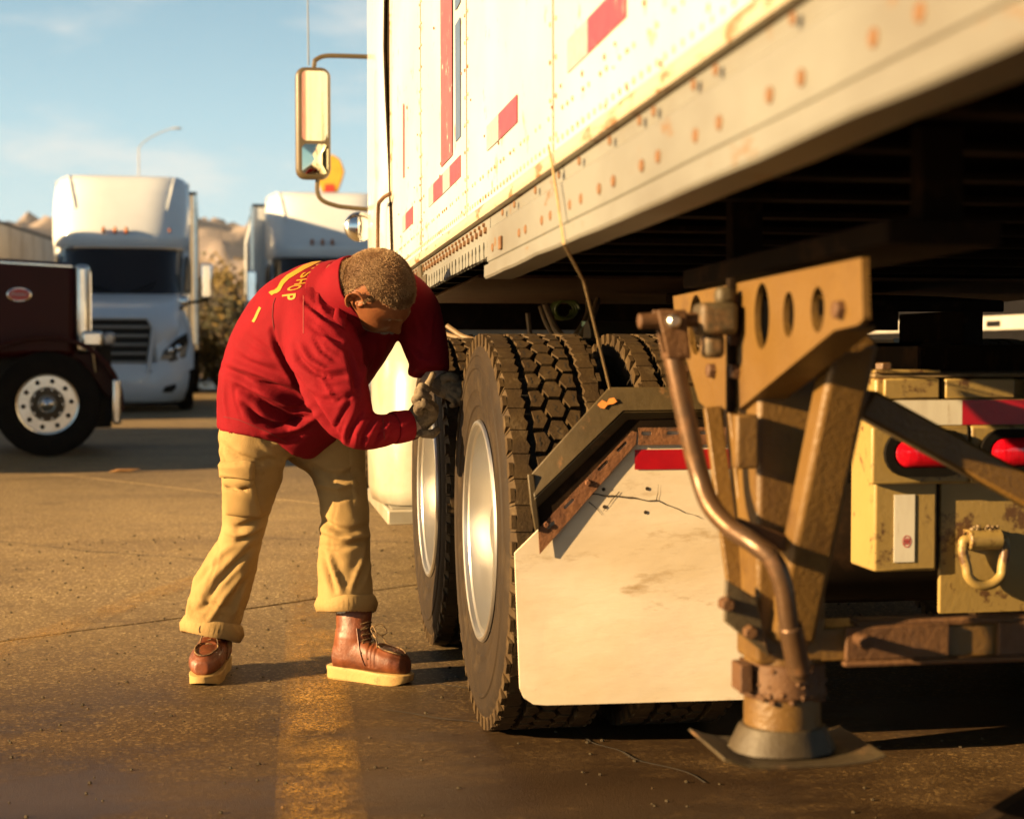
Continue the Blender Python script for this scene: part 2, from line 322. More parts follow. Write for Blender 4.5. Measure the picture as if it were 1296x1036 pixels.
for i in range(-9, 12):
    for j in range(-9, 10):
        q = slab_poly(i, j); c = (q[0]+q[2])/2
        if c.y > 41 or c.y < -12 or abs(c.x) > 40: continue
        near = c.length < 14
        mb = MB(); N_ = 26 if near else 1
        # wandering edges near the camera so the joint is not ruler straight
        rim = []
        for a, b in ((0,1),(1,2),(2,3),(3,0)):
            for k in range(N_):
                t = k/N_; p = q[a].lerp(q[b], t)
                e = (q[b]-q[a]).normalized(); nn = Vector((-e.y, e.x, 0))
                w_ = noise.noise(p*1.1)*.035 + (noise.noise(p*14)*.006)
                fade = min(1, min(t, 1-t)*12); key = (e.x*jn.x+e.y*jn.y)
                off = jn if abs(e.dot(jd)) > .5 else jd
                p = p + off*(w_*fade) + nn*(abs(noise.noise(p*9+Vector((3,3,3))))*.010*fade if near else 0)
                rim.append(Vector((p.x, p.y, 0)))
        k = len(rim); mb.add([p for p in rim]+[(p.x,p.y,-.03) for p in rim], [tuple(range(k))]+[(i_, (i_+1)%k, k+(i_+1)%k, k+i_) for i_ in range(k)])
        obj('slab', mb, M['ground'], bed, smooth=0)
# old hairline crack across the slabs, filled with dark tar
def ribbon(pts, wd, z):
    mb = MB(); vs = []; n = len(pts)
    for i, p in enumerate(pts):
        t = (pts[min(i+1,n-1)]-pts[max(i-1,0)]).normalized(); nn = Vector((-t.y, t.x, 0)); ww = wd*(.5+.9*abs(noise.noise(p*5)))
        vs += [p+nn*ww+Vector((0,0,z)), p-nn*ww+Vector((0,0,z))]
    mb.add(vs, [(2*i,2*i+1,2*i+3,2*i+2) for i in range(n-1)]); return mb
def wander(a, b, n, amp):
    P = []
    for i in range(n+1):
        t = i/n; p = a.lerp(b, t); nn = Vector((-(b-a).y, (b-a).x, 0)).normalized()
        P.append(p+nn*amp*(noise.noise(p*1.3)+.4*noise.noise(p*6)))
    return P
M['tar'] = mat('tar', (.05,.038,.026), .8, col2=(.08,.06,.04), sc=12)
cr = [wander(onZ(-20,684,0), onZ(300,712,0), 60, .12), wander(onZ(560,862,0), onZ(900,990,0), 40, .1), wander(onZ(480,900,0), onZ(640,925,0), 30, .07), wander(onZ(300,680,0), onZ(640,690,0), 30, .07)]
for k, pts in enumerate(cr): tag(obj('crack', ribbon(pts, .006, .003), M['tar'], bed, smooth=0), kind='structure')
def worn_paint():
    m = bpy.data.materials.new('worn_yellow_paint'); m.use_nodes = True; N = m.node_tree.nodes; L = m.node_tree.links
    p = N['Principled BSDF']; p.inputs['Roughness'].default_value = .6
    g = N.new('ShaderNodeNewGeometry'); o = N['Material Output']
    def nz(sc, det, lo, hi, off):
        mp = N.new('ShaderNodeMapping'); mp.inputs['Location'].default_value = (off, off, 0); L.new(g.outputs['Position'], mp.inputs[0])
        t = N.new('ShaderNodeTexNoise'); t.inputs['Scale'].default_value = sc; t.inputs['Detail'].default_value = det; t.inputs['Roughness'].default_value = .75; L.new(mp.outputs[0], t.inputs[0])
        r = N.new('ShaderNodeMapRange'); r.inputs[1].default_value = lo; r.inputs[2].default_value = hi; L.new(t.outputs['Fac'], r.inputs[0]); return r.outputs[0]
    mx = N.new('ShaderNodeMix'); mx.data_type = 'RGBA'; mx.inputs[6].default_value = (.42,.22,.035,1); mx.inputs[7].default_value = (.56,.30,.05,1); L.new(nz(8,6,.4,.6,2), mx.inputs[0]); L.new(mx.outputs[2], p.inputs['Base Color'])
    a = N.new('ShaderNodeMath'); a.operation = 'MULTIPLY'; L.new(nz(3.0,8,.38,.60,0), a.inputs[0]); L.new(nz(150,4,.42,.60,5), a.inputs[1])
    at = N.new('ShaderNodeAttribute'); at.attribute_name = 'keep'
    a2 = N.new('ShaderNodeMath'); a2.operation = 'MULTIPLY'; L.new(a.outputs[0], a2.inputs[0]); L.new(at.outputs['Fac'], a2.inputs[1])
    t = N.new('ShaderNodeBsdfTransparent'); s = N.new('ShaderNodeMixShader'); L.new(a2.outputs[0], s.inputs[0]); L.new(t.outputs[0], s.inputs[1]); L.new(p.outputs[0], s.inputs[2]); L.new(s.outputs[0], o.inputs[0])
    return m
M['paint'] = worn_paint()
def paint_line(a, b, wd, keep, lab):
    n = 40; d = (b-a); u = d.normalized(); nn = Vector((-u.y, u.x, 0)); mb = MB(); vs = []; W = 4
    for i in range(n+1):
        for k in range(W+1): vs.append(a.lerp(b, i/n)+nn*(wd*(k/W-.5))+Vector((0,0,.004)))
    mb.add(vs, [(i*(W+1)+k, i*(W+1)+k+1, (i+1)*(W+1)+k+1, (i+1)*(W+1)+k) for i in range(n) for k in range(W)])
    o = tag(obj('painted_line', mb, M['paint'], smooth=0), kind='structure', label=lab)
    at = o.data.attributes.new('keep', 'FLOAT', 'POINT')
    for idx in range(len(vs)):
        i, k = divmod(idx, W+1); e = .25 if k in (0, W) else 1
        at.data[idx].value = min(1.0, keep(i/n)*e)
    return o
paint_line(onZ(412,1180,0), onZ(392,690,0), .20, lambda t: 1.0 if t < .55 else .75-.6*(t-.55)/.45*1.2, 'worn yellow line running away between the boots')
paint_line(onZ(-60,845,0), onZ(258,730,0), .16, lambda t: .55, 'faded yellow line slanting across the slab')
# ------------------------------------------------------------ wheels
def tread(mb, R=.525, depth=.021, N=52, off=0.0):
    """raised blocks round the tyre: u across, v along; material 0 block"""
    p = 2*math.pi/N
    def blk(poly, phase, low=None):
        k = len(poly); vs = []; fs = []
        for i in range(k):
            u, v = poly[i]; a = phase+v/R; vs.append((u, R*math.cos(a), R*math.sin(a)))
        cu = sum(q[0] for q in poly)/k
        for i in range(k):
            u, v = poly[i]; rr = R-depth; uu = u
            if low and abs(u) > .11: uu = math.copysign(.128, u); rr = R-.036
            a = phase+v/R; vs.append((uu, rr*math.cos(a), rr*math.sin(a)))
        fs = [tuple(range(k))]+[(i,(i+1)%k,k+(i+1)%k,k+i) for i in range(k)]
        mb.add(vs, fs)
    h = p*R/2
    def sipe(pts, phase, w_=.0011):
        c0 = mb.cur; mb.cur = 1; vs = []
        for u, v in pts:
            a = phase+v/R
            for s in (-w_, w_): vs.append((u+s, (R+.0004)*math.cos(a), (R+.0004)*math.sin(a)))
        mb.add(vs, [(2*i,2*i+1,2*i+3,2*i+2) for i in range(len(pts)-1)]); mb.cur = c0
    for i in range(N):
        a = i*p+off
        blk([(-.0245,0),(-.012,h*.80),(.014,h*.84),(.0245,.002),(.012,-h*.80),(-.014,-h*.84)], a)
        sipe([(-.006,-h*.40),(.004,-h*.12),(-.004,h*.12),(.006,h*.40)], a)
        for s in (-1, 1):
            blk([(s*.060,-h*.74),(s*.056,h*.1),(s*.061,h*.80),(s*.037,h*.84),(s*.023,0.0),(s*.036,-h*.82)], a+p/2)
            sq = [(s*.047,-h*.35),(s*.050,-h*.05),(s*.046,h*.1),(s*.049,h*.38)]
            sipe(sq, a+p/2)
            blk([(s*.118,-h*.98),(s*.114,-h*.1),(s*.119,h*.93),(s*.080,h*.97),(s*.073,h*.35),(s*.082,-h*.15),(s*.075,-h*.95)], a+(.2 if s > 0 else .5)*p, True)
            # lugs running down the shoulder
            blk([(s*.1285,-h*.5),(s*.1285,h*.5),(s*.118,h*.5),(s*.118,-h*.5)], a+(.2 if s > 0 else .5)*p+p*.1, True)
def tyre_casing(mb, R=.525):
    pr = [(-.118,.284),(-.124,.292),(-.126,.305),(-.129,.330),(-.1325,.334),(-.1325,.340),(-.131,.344),(-.1345,.372),(-.137,.376),(-.137,.382),(-.1385,.405),(-.1365,.43),(-.1395,.434),(-.1395,.440),(-.136,.444),(-.134,.465),(-.136,.468),(-.135,.474),(-.131,.485),(-.124,.498),(-.112,R-.0215)]
    mb.lathe(pr+[(-x, r) for x, r in reversed(pr)], n=112)
def tyre_groove(mb, R=.525): mb.lathe([(-.113,R-.0212),(0,R-.0208),(.113,R-.0212)], n=112)
def make_wheel_meshes():
    d = {}
    t = MB(); tyre_casing(t); t.cur = 1; tyre_groove(t); t.cur = 2; tread(t); d['tyre'] = (t, [M['tyre_rubber'], M['tyre_groove'], M['tyre_tread']])
    r = MB()
    r.lathe([(-.128,.296),(-.134,.293),(-.136,.287),(-.133,.281),(-.122,.279),(-.118,.268),(-.06,.262),(.03,.255),(.045,.24),(.052,.20),(.052,.15),(.04,.14),(.04,.0)], n=96)
    for k in range(10):
        a = 2*math.pi*k/10; r.lathe([(.047,.012),(.01,.012),(.01,0)], n=6, c=(0,.1425*math.cos(a),.1425*math.sin(a)))
    r.lathe([(.04,.10),(-.07,.095),(-.09,.07),(-.09,0)], n=32)
    r.lathe([(.125,.29),(.118,.27),(.05,.262)], n=96)
    d['rim'] = (r, [M['alloy']])
    return d
WMESH = make_wheel_meshes()
_wp = {}
def wheel(parent, c, rot=0, flip=False, spin=0.0, F=None):
    """wheel part (rim mesh) with a tyre sub-part, axle along x, centre c given in world"""
    Mx = Matrix.Translation(Vector(c)) @ Matrix.Rotation(rot, 4, 'Z') @ (Matrix.Rotation(math.pi, 4, 'Z') if flip else Matrix()) @ Matrix.Rotation(spin, 4, 'X')
    L = wm(parent).inverted() @ (F or Matrix()) @ Mx
    if 'rim' not in _wp:
        r = obj('wheel', WMESH['rim'][0], WMESH['rim'][1]); t = obj('tyre', WMESH['tyre'][0], WMESH['tyre'][1], smooth=28)
        _wp['rim'] = r.data; _wp['tyre'] = t.data; bpy.data.objects.remove(r); bpy.data.objects.remove(t)
    r = bpy.data.objects.new('wheel', _wp['rim']); C.objects.link(r); r.parent = parent; r.matrix_basis = L
    t = bpy.data.objects.new('tyre', _wp['tyre']); C.objects.link(t); t.parent = r
    return r

# ------------------------------------------------------------ the box trailer (design frame TM: dips 1.09 deg towards its nose)
PD = rad(1.09)
TM = Matrix.Translation((0,0,1)) @ Matrix.Rotation(-PD, 4, 'X') @ Matrix.Translation((0,0,-1))
TX = .57; NOSE = 6.31; TAIL = -7.2; TR = 3.13
trailer = thing('box_trailer', 'white riveted box trailer with red and blue stripes and a rusty bottom rail', 'trailer', TM @ Matrix.Translation((1.85, 2.46, 0)))
def T(name, mb, m, par=None, **k): return obj(name, mb, m, par or trailer, TM, **k)
seams = [NOSE-.02, 5.23, 4.12, 2.93, 1.73, .53, -.67, -1.87, -3.07, -4.27, -5.47, TAIL]
for i in range(len(seams)-1):
    a, b = seams[i], seams[i+1]
    # slightly dished sheet
    mb = MB(); n = 10; vs = []
    for r_ in range(n+1):
        for c_ in range(n+1):
            u, v = c_/n, r_/n
            y = a-.004+(b+.004-a+.004)*u; z = 1.427+(3.95-1.427)*v
            vs.append((TX+.004*math.sin(math.pi*u)*math.sin(math.pi*v)*(1+noise.noise(Vector((y,z,0))))+.0015*noise.noise(Vector((y*3,z*3,1))), y, z))
    mb.add(vs, [(r_*(n+1)+c_, r_*(n+1)+c_+1, (r_+1)*(n+1)+c_+1, (r_+1)*(n+1)+c_) for r_ in range(n) for c_ in range(n)])
    T('side_panel', mb, M['trailer_white'])
for y in seams[1:-1]:
    T('panel_seam', MB().box((TX-.0012, y-.004, 1.427), (TX+.02, y+.004, 3.95)), M['rust_spot'], smooth=0)
# rivets: joined, too small to tell one by one
rv = MB()
for y in seams[1:-1]:
    for dy in (-.028, .028):
        for k in range(34): rv.ball((TX-.001, y+dy, 1.46+k*.072), (.003,.0055,.0055), 6, 4)
y = NOSE-.05
while y > -1.5:
    rv.ball((TX-.001, y, 1.447), (.003,.006,.006), 6, 4); rv.ball((TX-.001, y, 1.50), (.003,.005,.005), 6, 4) if int(y*20) % 3 else None; y -= .045
T('rivet_rows', rv, M['trailer_clean']); 
st = MB(); random.seed(3)
for k in range(60):
    y = random.uniform(.9, 6.2); z = 1.43+abs(random.gauss(0, .16)) if k % 3 else random.uniform(1.5, 2.2); s_ = random.uniform(.002, .006)
    st.ball((TX-.0005, y, z), (.0025, s_, s_*random.uniform(.8,1.5)), 7, 4)
tag(T('rust_blister', st, M['rust_spot']), kind='stuff')
tag(bpy.data.objects['rivet_rows'], kind='stuff')
# body of the box: right wall, roof, nose, floor
T('box_wall', MB().box((TR-.02, TAIL, 1.40), (TR, NOSE-.03, 3.95)), M['trailer_white'], smooth=0)
T('roof', MB().box((TX+.021, TAIL, 3.951), (TR-.021, NOSE-.04, 3.98)), M['trailer_white'], smooth=0)
T('nose_wall', MB().box((TX+.025, NOSE-.06, 1.42), (TR-.025, NOSE-.03, 3.95)), M['trailer_white'], smooth=0)
T('corner_post', MB().box((TX-.006, NOSE-.02, 1.40), (TX+.05, NOSE+.012, 3.96)), M['trailer_clean'], bevel=.008)
T('rear_door', MB().box((TX+.022, TAIL-.03, 1.3), (TR-.022, TAIL-.001, 3.95)), M['trailer_white'], smooth=0)
T('floor', MB().box((TX+.03, TAIL+.01, 1.425), (TR-.03, NOSE-.07, 1.46)), M['floor_wood'], smooth=0)
# inner side of the panels, so the sheet has a back
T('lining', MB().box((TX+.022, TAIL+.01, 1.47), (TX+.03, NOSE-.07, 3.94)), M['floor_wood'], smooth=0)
# bottom rail, one long pressed channel: (h above the 1 m line)
def railprof(mb, prof, y0, y1, n=60, wob=0.0):
    k = len(prof); vs = []
    for i in range(n+1):
        y = y0+(y1-y0)*i/n
        for (x, h) in prof: vs.append((x+wob*noise.noise(Vector((y*2,h*9,0))), y, 1+h+(wob*1.5*noise.noise(Vector((y*3.1,5,0))) if h < .26 else 0)))
    fs = [(i*k+j, i*k+j+1, (i+1)*k+j+1, (i+1)*k+j) for i in range(n) for j in range(k-1)]
    mb.add(vs, fs); return mb
lip = railprof(MB(), [(TX+.02,.3965),(TX-.012,.397),(TX-.014,.404),(TX-.013,.420),(TX-.008,.427),(TX-.001,.431),(TX+.02,.431)], TAIL, NOSE, 90, .0015)
T('rail_lip', lip, M['trailer_clean'])
rl = railprof(MB(), [(TX+.03,.396),(TX+.003,.392),(TX+.003,.368),(TX-.005,.361),(TX-.005,.286),(TX-.0015,.2835),(TX-.0015,.2795),(TX-.012,.276),(TX-.013,.250),(TX-.009,.245),(TX+.055,.245),(TX+.055,.252),(TX+.0,.254),(TX+.004,.39)], TAIL, 3.74, 80, .0028)
T('bottom_rail', rl, M['rail_cream'])
r2 = railprof(MB(), [(TX+.03,.396),(TX+.003,.392),(TX+.002,.352),(TX-.002,.348),(TX-.002,.338),(TX+.012,.337),(TX+.014,.300)], 3.742, NOSE-.01, 40, .0015)
T('upper_rail', r2, M['rail_cream'])
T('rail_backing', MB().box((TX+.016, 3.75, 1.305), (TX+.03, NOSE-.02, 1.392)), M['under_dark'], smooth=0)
# ribs with slots between them on the forward rail
random.seed(11); rb = None; y = 3.76
while y < 5.02:
    wd = random.uniform(.040, .058)
    mb = MB().prism([(TX-.002, y, 1.300+.006*noise.noise(Vector((y*4,0,0)))), (TX-.002, y+wd*.75, 1.298), (TX-.002, y+wd*.95, 1.31), (TX-.002, y+wd*.8, 1.325), (TX-.002, y+wd, 1.339), (TX-.002, y, 1.339), (TX-.002, y+wd*.12, 1.322)], (.012,0,0))
    T('rail_rib', mb, M['rail_cream'], smooth=0, bevel=.001); y += wd+random.uniform(.012, .022)
T('rail_bracket', MB().prism([(TX-.008,5.05,1.285),(TX-.008,5.32,1.275),(TX-.008,5.34,1.33),(TX-.008,5.27,1.385),(TX-.008,5.20,1.385),(TX-.008,5.17,1.34),(TX-.008,5.05,1.345)], (.012,0,0)).box((TX-.011,5.20,1.325),(TX-.0081,5.26,1.345)), M['gear_grey'], bevel=.002)
# bolt pairs along the rail, placed from their sight lines on the real rail face
bolt = MB().lathe([(.002,0),(.002,.014),(0,.015),(-.006,.0135),(-.009,.010),(-.009,0)], n=8)
bolt0 = None
def rail_bolt(y, h, s=1.0, mt='rust_spot'):
    global bolt0
    L = wm(trailer).inverted() @ TM @ Matrix.Translation((TX-.0052, y, 1+h)) @ Matrix.Diagonal((.35, s*.9, s*.9, 1))
    if bolt0 is None:
        bolt0 = obj('bolt', bolt, M['rust_spot']); C.objects.unlink(bolt0); me = bolt0.data
    o = bpy.data.objects.new('bolt', bolt0.data); C.objects.link(o); o.parent = trailer; o.matrix_basis = L
for px in (627,636,661,669,690,701,726,740,763,781,817,838,886,916,980,1020,1112,1171,1262):
    ang = math.atan((px-648)/FPX)+YAW; rail_bolt(TX/math.tan(ang), .312, .75)
for px in (640,655,682,712,738,777,815,833,884,912,1010):
    ang = math.atan((px-648)/FPX)+YAW; rail_bolt(TX/math.tan(ang), .378, .6)
T('rail_plate', MB().cbox((TX-.008, TX/math.tan(math.atan((638-648)/FPX)+YAW), 1.312), (.006,.03,.03)), M['rust_spot'], bevel=.002)
for y in (1.0, .2, -.6): rail_bolt(y, .312, .75)
# small studs on the forward upper rail
sb = MB(); y = 3.80
while y < 6.2: sb.lathe([(.002,0),(.002,.009),(-.005,.008),(-.005,0)], n=7, c=(TX+.001,y,1.366)); sb.lathe([(.002,0),(.002,.006),(-.004,.005),(-.004,0)], n=6, c=(TX+.001,y+.03,1.382)); y += .075
tag(T('stud_row', sb, M['rust_spot']), kind='stuff')
# reflective tape and stripes, each a thin applied sheet on the panels
def tape(y0, y1, m, z0=1.552, z1=1.611, name='reflective_tape'):
    mb = MB().box((TX-.0022-.0, y0, z0), (TX-.0008, y1, z1)); return T(name, mb, M[m], smooth=0)
for (a, b, m) in ((2.346,2.617,'tape_red'),(2.618,2.79,'tape_white'),(3.33,3.58,'tape_red'),(3.581,3.76,'tape_white'),(4.24,4.466,'tape_red'),(4.467,4.63,'tape_white'),(4.631,4.87,'tape_red'),(4.871,5.0,'tape_white'),(5.49,5.74,'tape_red'),(5.741,5.86,'tape_white'),(1.50,1.78,'tape_red'),(1.781,1.96,'tape_white')): tape(a, b, m)
tape(4.41, 4.67, 'stripe_red', 1.635, 3.93, 'red_stripe')
tape(4.235, 4.335, 'stripe_blue', 1.66, 1.98, 'blue_stripe'); tape(4.235, 4.335, 'stripe_blue', 2.02, 3.9, 'blue_stripe')
tape(5.80, 5.83, 'stripe_red', 1.75, 2.02, 'red_stripe')
# cross members
n_ = 0; y = NOSE-.2
while y > TAIL+.2:
    mb = MB().box((TX+.04, y-.004, 1.338), (TR-.04, y+.004, 1.416)).box((TX+.04, y-.030, 1.326), (TR-.04, y+.030, 1.3375)).box((TX+.04, y-.030, 1.4165), (TR-.04, y+.030, 1.4245))
    T('crossmember', mb, M['under_dark'], smooth=0); y -= .305
T('coupler_plate', MB().box((TX+.12, 4.75, 1.3135), (TR-.12, NOSE-.03, 1.3255)), M['gear_rust'], bevel=.004)
T('kingpin', MB().lathe([(1.313,.045),(1.28,.045),(1.27,.03),(1.23,.03),(1.225,.045),(1.21,.045),(1.21,0)], 'Z', 20, c=(1.85,5.45,0)), M['gear_grey'])
# rear bogie, out of the picture behind the camera
for yy in (-5.0, -6.25):
    for xx in (.72+.02, 1.08, 2.62, 2.96): wheel(trailer, (xx, yy, .525), flip=xx > 2)
T('bogie_frame', MB().box((1.25,-6.9,.85),(1.35,-4.3,1.28)).box((2.35,-6.9,.85),(2.45,-4.3,1.28)).box((.9,-5.05,.46),(2.8,-4.95,.58)).box((.9,-6.3,.46),(2.8,-6.2,.58)), M['under_dark'])
T('underride_guard', MB().box((.7,-7.15,.5),(3.0,-7.05,.6)).box((1.2,-7.14,.601),(1.28,-7.06,1.3)).box((2.4,-7.14,.601),(2.48,-7.06,1.3)), M['gear_grey'])

# ------------------------------------------------------------ landing gear (parts of the trailer; built in world, tied to it)
LY = 2.46; LX = .855
def G(name, mb, m, par, **k): return obj(name, mb, m, par, None, **k)
def pz(px, py, y): v = onY(px, py, y); return v
leg = None
def gusset(px_list, x): return [(onX(a, b, x).y, onX(a, b, x).z) for a, b in px_list]
def build_gear(parent, dx=0.0, mirror=False):
    F = Matrix.Translation((dx, 0, 0))
    if mirror: F = Matrix.Translation((1.85,0,0)) @ Matrix.Diagonal((-1,1,1,1)) @ Matrix.Translation((-1.85,0,0))
    def g(name, mb, m, par=None, **k): return obj(name, mb, M[m], par or parent_leg[0], F, **k)
    parent_leg = [parent]
    up = MB().box((LX-.058, LY-.055, .50), (LX+.058, LY+.055, 1.09))
    L_ = g('landing_leg', up, 'gear_steel', parent, bevel=.008); parent_leg[0] = L_
    if not mirror: WM[L_.name] = wm(parent).copy()
    # wing plate with lightening holes, lying along the trailer
    px_ = [(855,375),(1095,326),(1097,404),(1090,411),(1060,418),(942,515),(935,518),(897,516),(888,508),(858,408)]
    outer = gusset(px_, .79)
    holes = []
    for (cx, cy, rx, ry) in ((884,411,8.5,38),(968,400,9.5,42),(1002,398,7,29),(1039,392,8.5,29)):
        c = onX(cx, cy, .79); hw = abs(onX(cx+rx, cy, .79).y-onX(cx-rx, cy, .79).y)/2; hh = abs(onX(cx, cy+ry, .79).z-onX(cx, cy-ry, .79).z)/2
        holes.append(ellipse(c.y, c.z, hw, hh, 28))
    Mp = Matrix(((0,0,1,.79),(1,0,0,0),(0,1,0,0),(0,0,0,1)))
    g('wing_plate', MB().cut2d(outer, holes, .010, Mp), 'gear_steel', bevel=.0025)
    # folded edges of the plate
    fl = MB()
    for i in (4, 5, 6, 7):
        a, b = outer[i], outer[i+1]
        d = Vector((0, b[0]-a[0], b[1]-a[1])); 
        if d.length < .02: continue
        nrm = Vector((0, -d.z, d.y)).normalized(); p0 = Vector((.795, a[0], a[1])); p1 = Vector((.795, b[0], b[1]))
        c0 = sum((Vector((.795, q[0], q[1])) for q in outer), Vector())/len(outer)
        if (c0-p0).dot(nrm) < 0: nrm = -nrm
        fl.prism([p0, p1, p1+nrm*.008, p0+nrm*.008], (.05,0,0))
    g('plate_flange', fl, 'gear_steel', smooth=0, bevel=.002)
    y0, y1 = outer[1][0]-.02, outer[0][0]+.03
    def dz_(y): return 1.127-(y-2.4)*.019
    mc = MB()
    for (xa_, xb_, za, zb2) in ((.812,.97,0,.036),):
        mc.prism([(xa_, y0, dz_(y0)+za+.002), (xa_, y1, dz_(y1)+za+.002), (xa_, y1, dz_(y1)+zb2), (xa_, y0, dz_(y0)+zb2)], (xb_-xa_,0,0))
    for yq in (y0+.05, y1-.09): mc.box((.88, yq, 1.165), (.94, yq+.04, 1.30))
    g('mounting_channel', mc, 'under_dark', bevel=.004)
    # bolts on the plate
    bm_ = MB().lathe([(.004,0),(.004,.014),(-.010,.0135),(-.012,.010),(-.012,0)], n=6)
    proto = None
    for (cx, cy) in ((933,381),(932,428),(933,470),(903,469),(1065,392),(868,470)):
        c = onX(cx, cy, .784)
        if proto is None: proto = g('bolt', MB().add([(v[0]+c.x, v[1]+c.y, v[2]+c.z) for v in bm_.v], bm_.f), 'gear_rust', bevel=.0015); c0 = c
        else:
            o = proto.copy(); C.objects.link(o); o.parent = L_
            d = wm(L_).inverted().to_3x3() @ (c-c0); 
            if mirror: d.x = -d.x
            o.location = d
    # vertical slot bar in front of the plate (leg head) and its foot piece
    g('head_bar', MB().box((.772, LY+.02, .90), (.784, LY+.038, 1.12)), 'under_dark', bevel=.002)
    hb = onY(945, 530, LY-.06); lb = onY(926, 592, LY-.06)
    g('stop_block', MB().box((lb.x, LY-.085, lb.z), (hb.x+.012, LY-.056, onY(930,524,LY-.06).z)), 'gear_steel', bevel=.004)
    # rear strut from the plate down to the leg
    a = onY(901, 515, LY+.10); b = onY(932, 752, LY+.03)
    g('strut', MB().beam(a, b, .028, .016, up=(0,1,0)).beam(a+Vector((.03,0,0)), b+Vector((.02,0,0)), .012, .03, up=(0,1,0)), 'gear_steel', bevel=.002)
    a = onY(935, 575, LY-.05)
    # side gusset low on the leg, bolted
    poly = [(919,733),(958,757),(975,832),(942,806),(917,786)]
    g('side_gusset', MB().prism([onY(p, q, LY-.066) for p, q in poly], (0,.010,0)), 'gear_grey', bevel=.003)
    for (p, q) in ((921,765),(950,800)):
        c = onY(p, q, LY-.075); g('gusset_bolt', MB().lathe([(.02,0),(.02,.012),(-.006,.011),(-.006,0)], 'Y', 6, c=(c.x, c.y, c.z)), 'gear_rust', bevel=.0015)
    # collar, inner tube, sand shoe
    c = onY(990, 850, LY); zz = lambda py: onY(990, py, LY).z
    LXc = c.x
    g('collar', MB().lathe([(zz(832),.055),(zz(834),.066),(zz(842),.069),(zz(868),.068),(zz(873),.070),(zz(878),.064),(zz(879),.055)], 'Z', 28, c=(LXc, LY, 0)).cbox((LXc-.075, LY-.02, zz(850)), (.02,.05,.045)), 'gear_rust', bevel=.002)
    rl_ = random.Random(8); gl2 = MB()
    for k_ in range(90):
        q_ = rl_.uniform(0, 6.283); rr_ = rl_.uniform(.003, .007); gl2.ball((LXc+.067*math.cos(q_), LY+.067*math.sin(q_), rl_.choice((zz(836), zz(872), zz(876), zz(855)))+rl_.uniform(-.006,.006)), (rr_, rr_, rr_*.8), 7, 5)
    tag(g('grease_lumps', gl2, 'gear_rust'), kind='stuff')
    g('inner_tube', MB().lathe([(zz(826),.0625),(zz(928),.0625)], 'Z', 28, c=(LXc, LY, 0)), 'gear_steel')
    base = zz(948)
    sh = MB()
    k = [(.086*math.cos(q)*1.05,.076*math.sin(q)) for q in [math.pi*2*i/12+.26 for i in range(12)]]; t_ = [(.070*math.cos(q),.064*math.sin(q)) for q in [math.pi*2*i/12+.26 for i in range(12)]]
    sh.add([(LXc+p, LY+q, base+.004) for p, q in k]+[(LXc+p, LY+q, base+.045) for p, q in t_], [(i,(i+1)%12,12+(i+1)%12,12+i) for i in range(12)]+[tuple(range(12,24))])
    cu = [(-.136,.012),(-.112,.003),(-.09,-.003),(-.05,-.006),(.05,-.006),(.09,-.003),(.115,.001),(.134,.006)]
    th = .006; poly = [(LXc+x+.006, LY-.10, base+z) for x, z in cu]+[(LXc+x+.006, LY-.10, base+z+th) for x, z in reversed(cu)]
    sh.prism(poly, (0,.20,0))
    g('sand_shoe', sh, 'gear_grey', bevel=.003)
    # heavy square brace running forward and up from the leg foot
    a = onY(990, 806, LY-.045); b = onY(1078, 425, LY-.20)
    g('knee_brace', MB().beam(a+Vector((.012,0,0)), b+Vector((.0,0,0)), .070, .055, up=(0,1,0)), 'gear_steel', bevel=.010, seg=3)
    # crank: gearbox, shaft, yoke and the folded handle
    a = onY(930, 402, LY-.0); 
    gx = onY(905, 400, LY).x; gz = onY(905, 402, LY).z
    g('crank_gearbox', MB().cbox((gx, LY, gz-.002), (.062,.06,.052)).cbox((gx-.004, LY, gz-.045), (.034,.04,.04)).cbox((gx+.015, LY, gz+.035), (.03,.03,.03)), 'gear_grey', bevel=.010, seg=3)
    sx = onY(808, 409, LY).x
    g('crank_shaft', MB().tube([(gx-.02, LY, gz-.003), (sx, LY, gz-.006)], .0125, 14), 'gear_rust', bevel=.003)
    ux = onY(848, 420, LY).x; uz = gz-.004
    yk = MB()
    for s_ in (-1, 1): yk.prism([(ux-.026, LY+s_*.019, uz+.016), (ux+.022, LY+s_*.019, uz+.016), (ux+.030, LY+s_*.019, uz-.058), (ux-.008, LY+s_*.019, uz-.062)], (0,-s_*.006,0))
    yk.box((ux-.010, LY-.0185, uz-.062), (ux+.030, LY+.0185, uz-.052))
    g('crank_yoke', yk, 'gear_rust', bevel=.003)
    g('yoke_pin', MB().lathe([(.03,.0105),(-.034,.0105),(-.038,.007),(-.038,0)], 'Y', 12, c=(ux-.002, LY, uz-.002)), 'alloy')
    pts = [onY(*q) for q in ((851,446,LY),(860,490,LY-.005),(872,545,LY-.01),(886,603,LY-.02),(900,640,LY-.05),(925,668,LY-.09),(955,688,LY-.135),(978,708,LY-.155),(991,740,LY-.160),(998,785,LY-.155),(1005,820,LY-.145),(1013,856,LY-.13))]
    g('crank_handle', MB().tube(pts, [.0165]*5+[.0155]*7, 16, smooth=6), 'crank_metal')
    a = onY(1000, 790, LY-.153); b = onY(1012, 852, LY-.132)
    g('handle_grip', MB().tube([a, a.lerp(b,.5), b], .0185, 16), 'crank_metal', bevel=.004)
    g('handle_strap', MB().beam(onY(930,664,LY-.075), onY(1018,696,LY-.085), .012, .026, up=(0,0,1)), 'gear_rust', bevel=.003)
    return L_
leg = build_gear(trailer)
leg2 = build_gear(trailer, mirror=True)
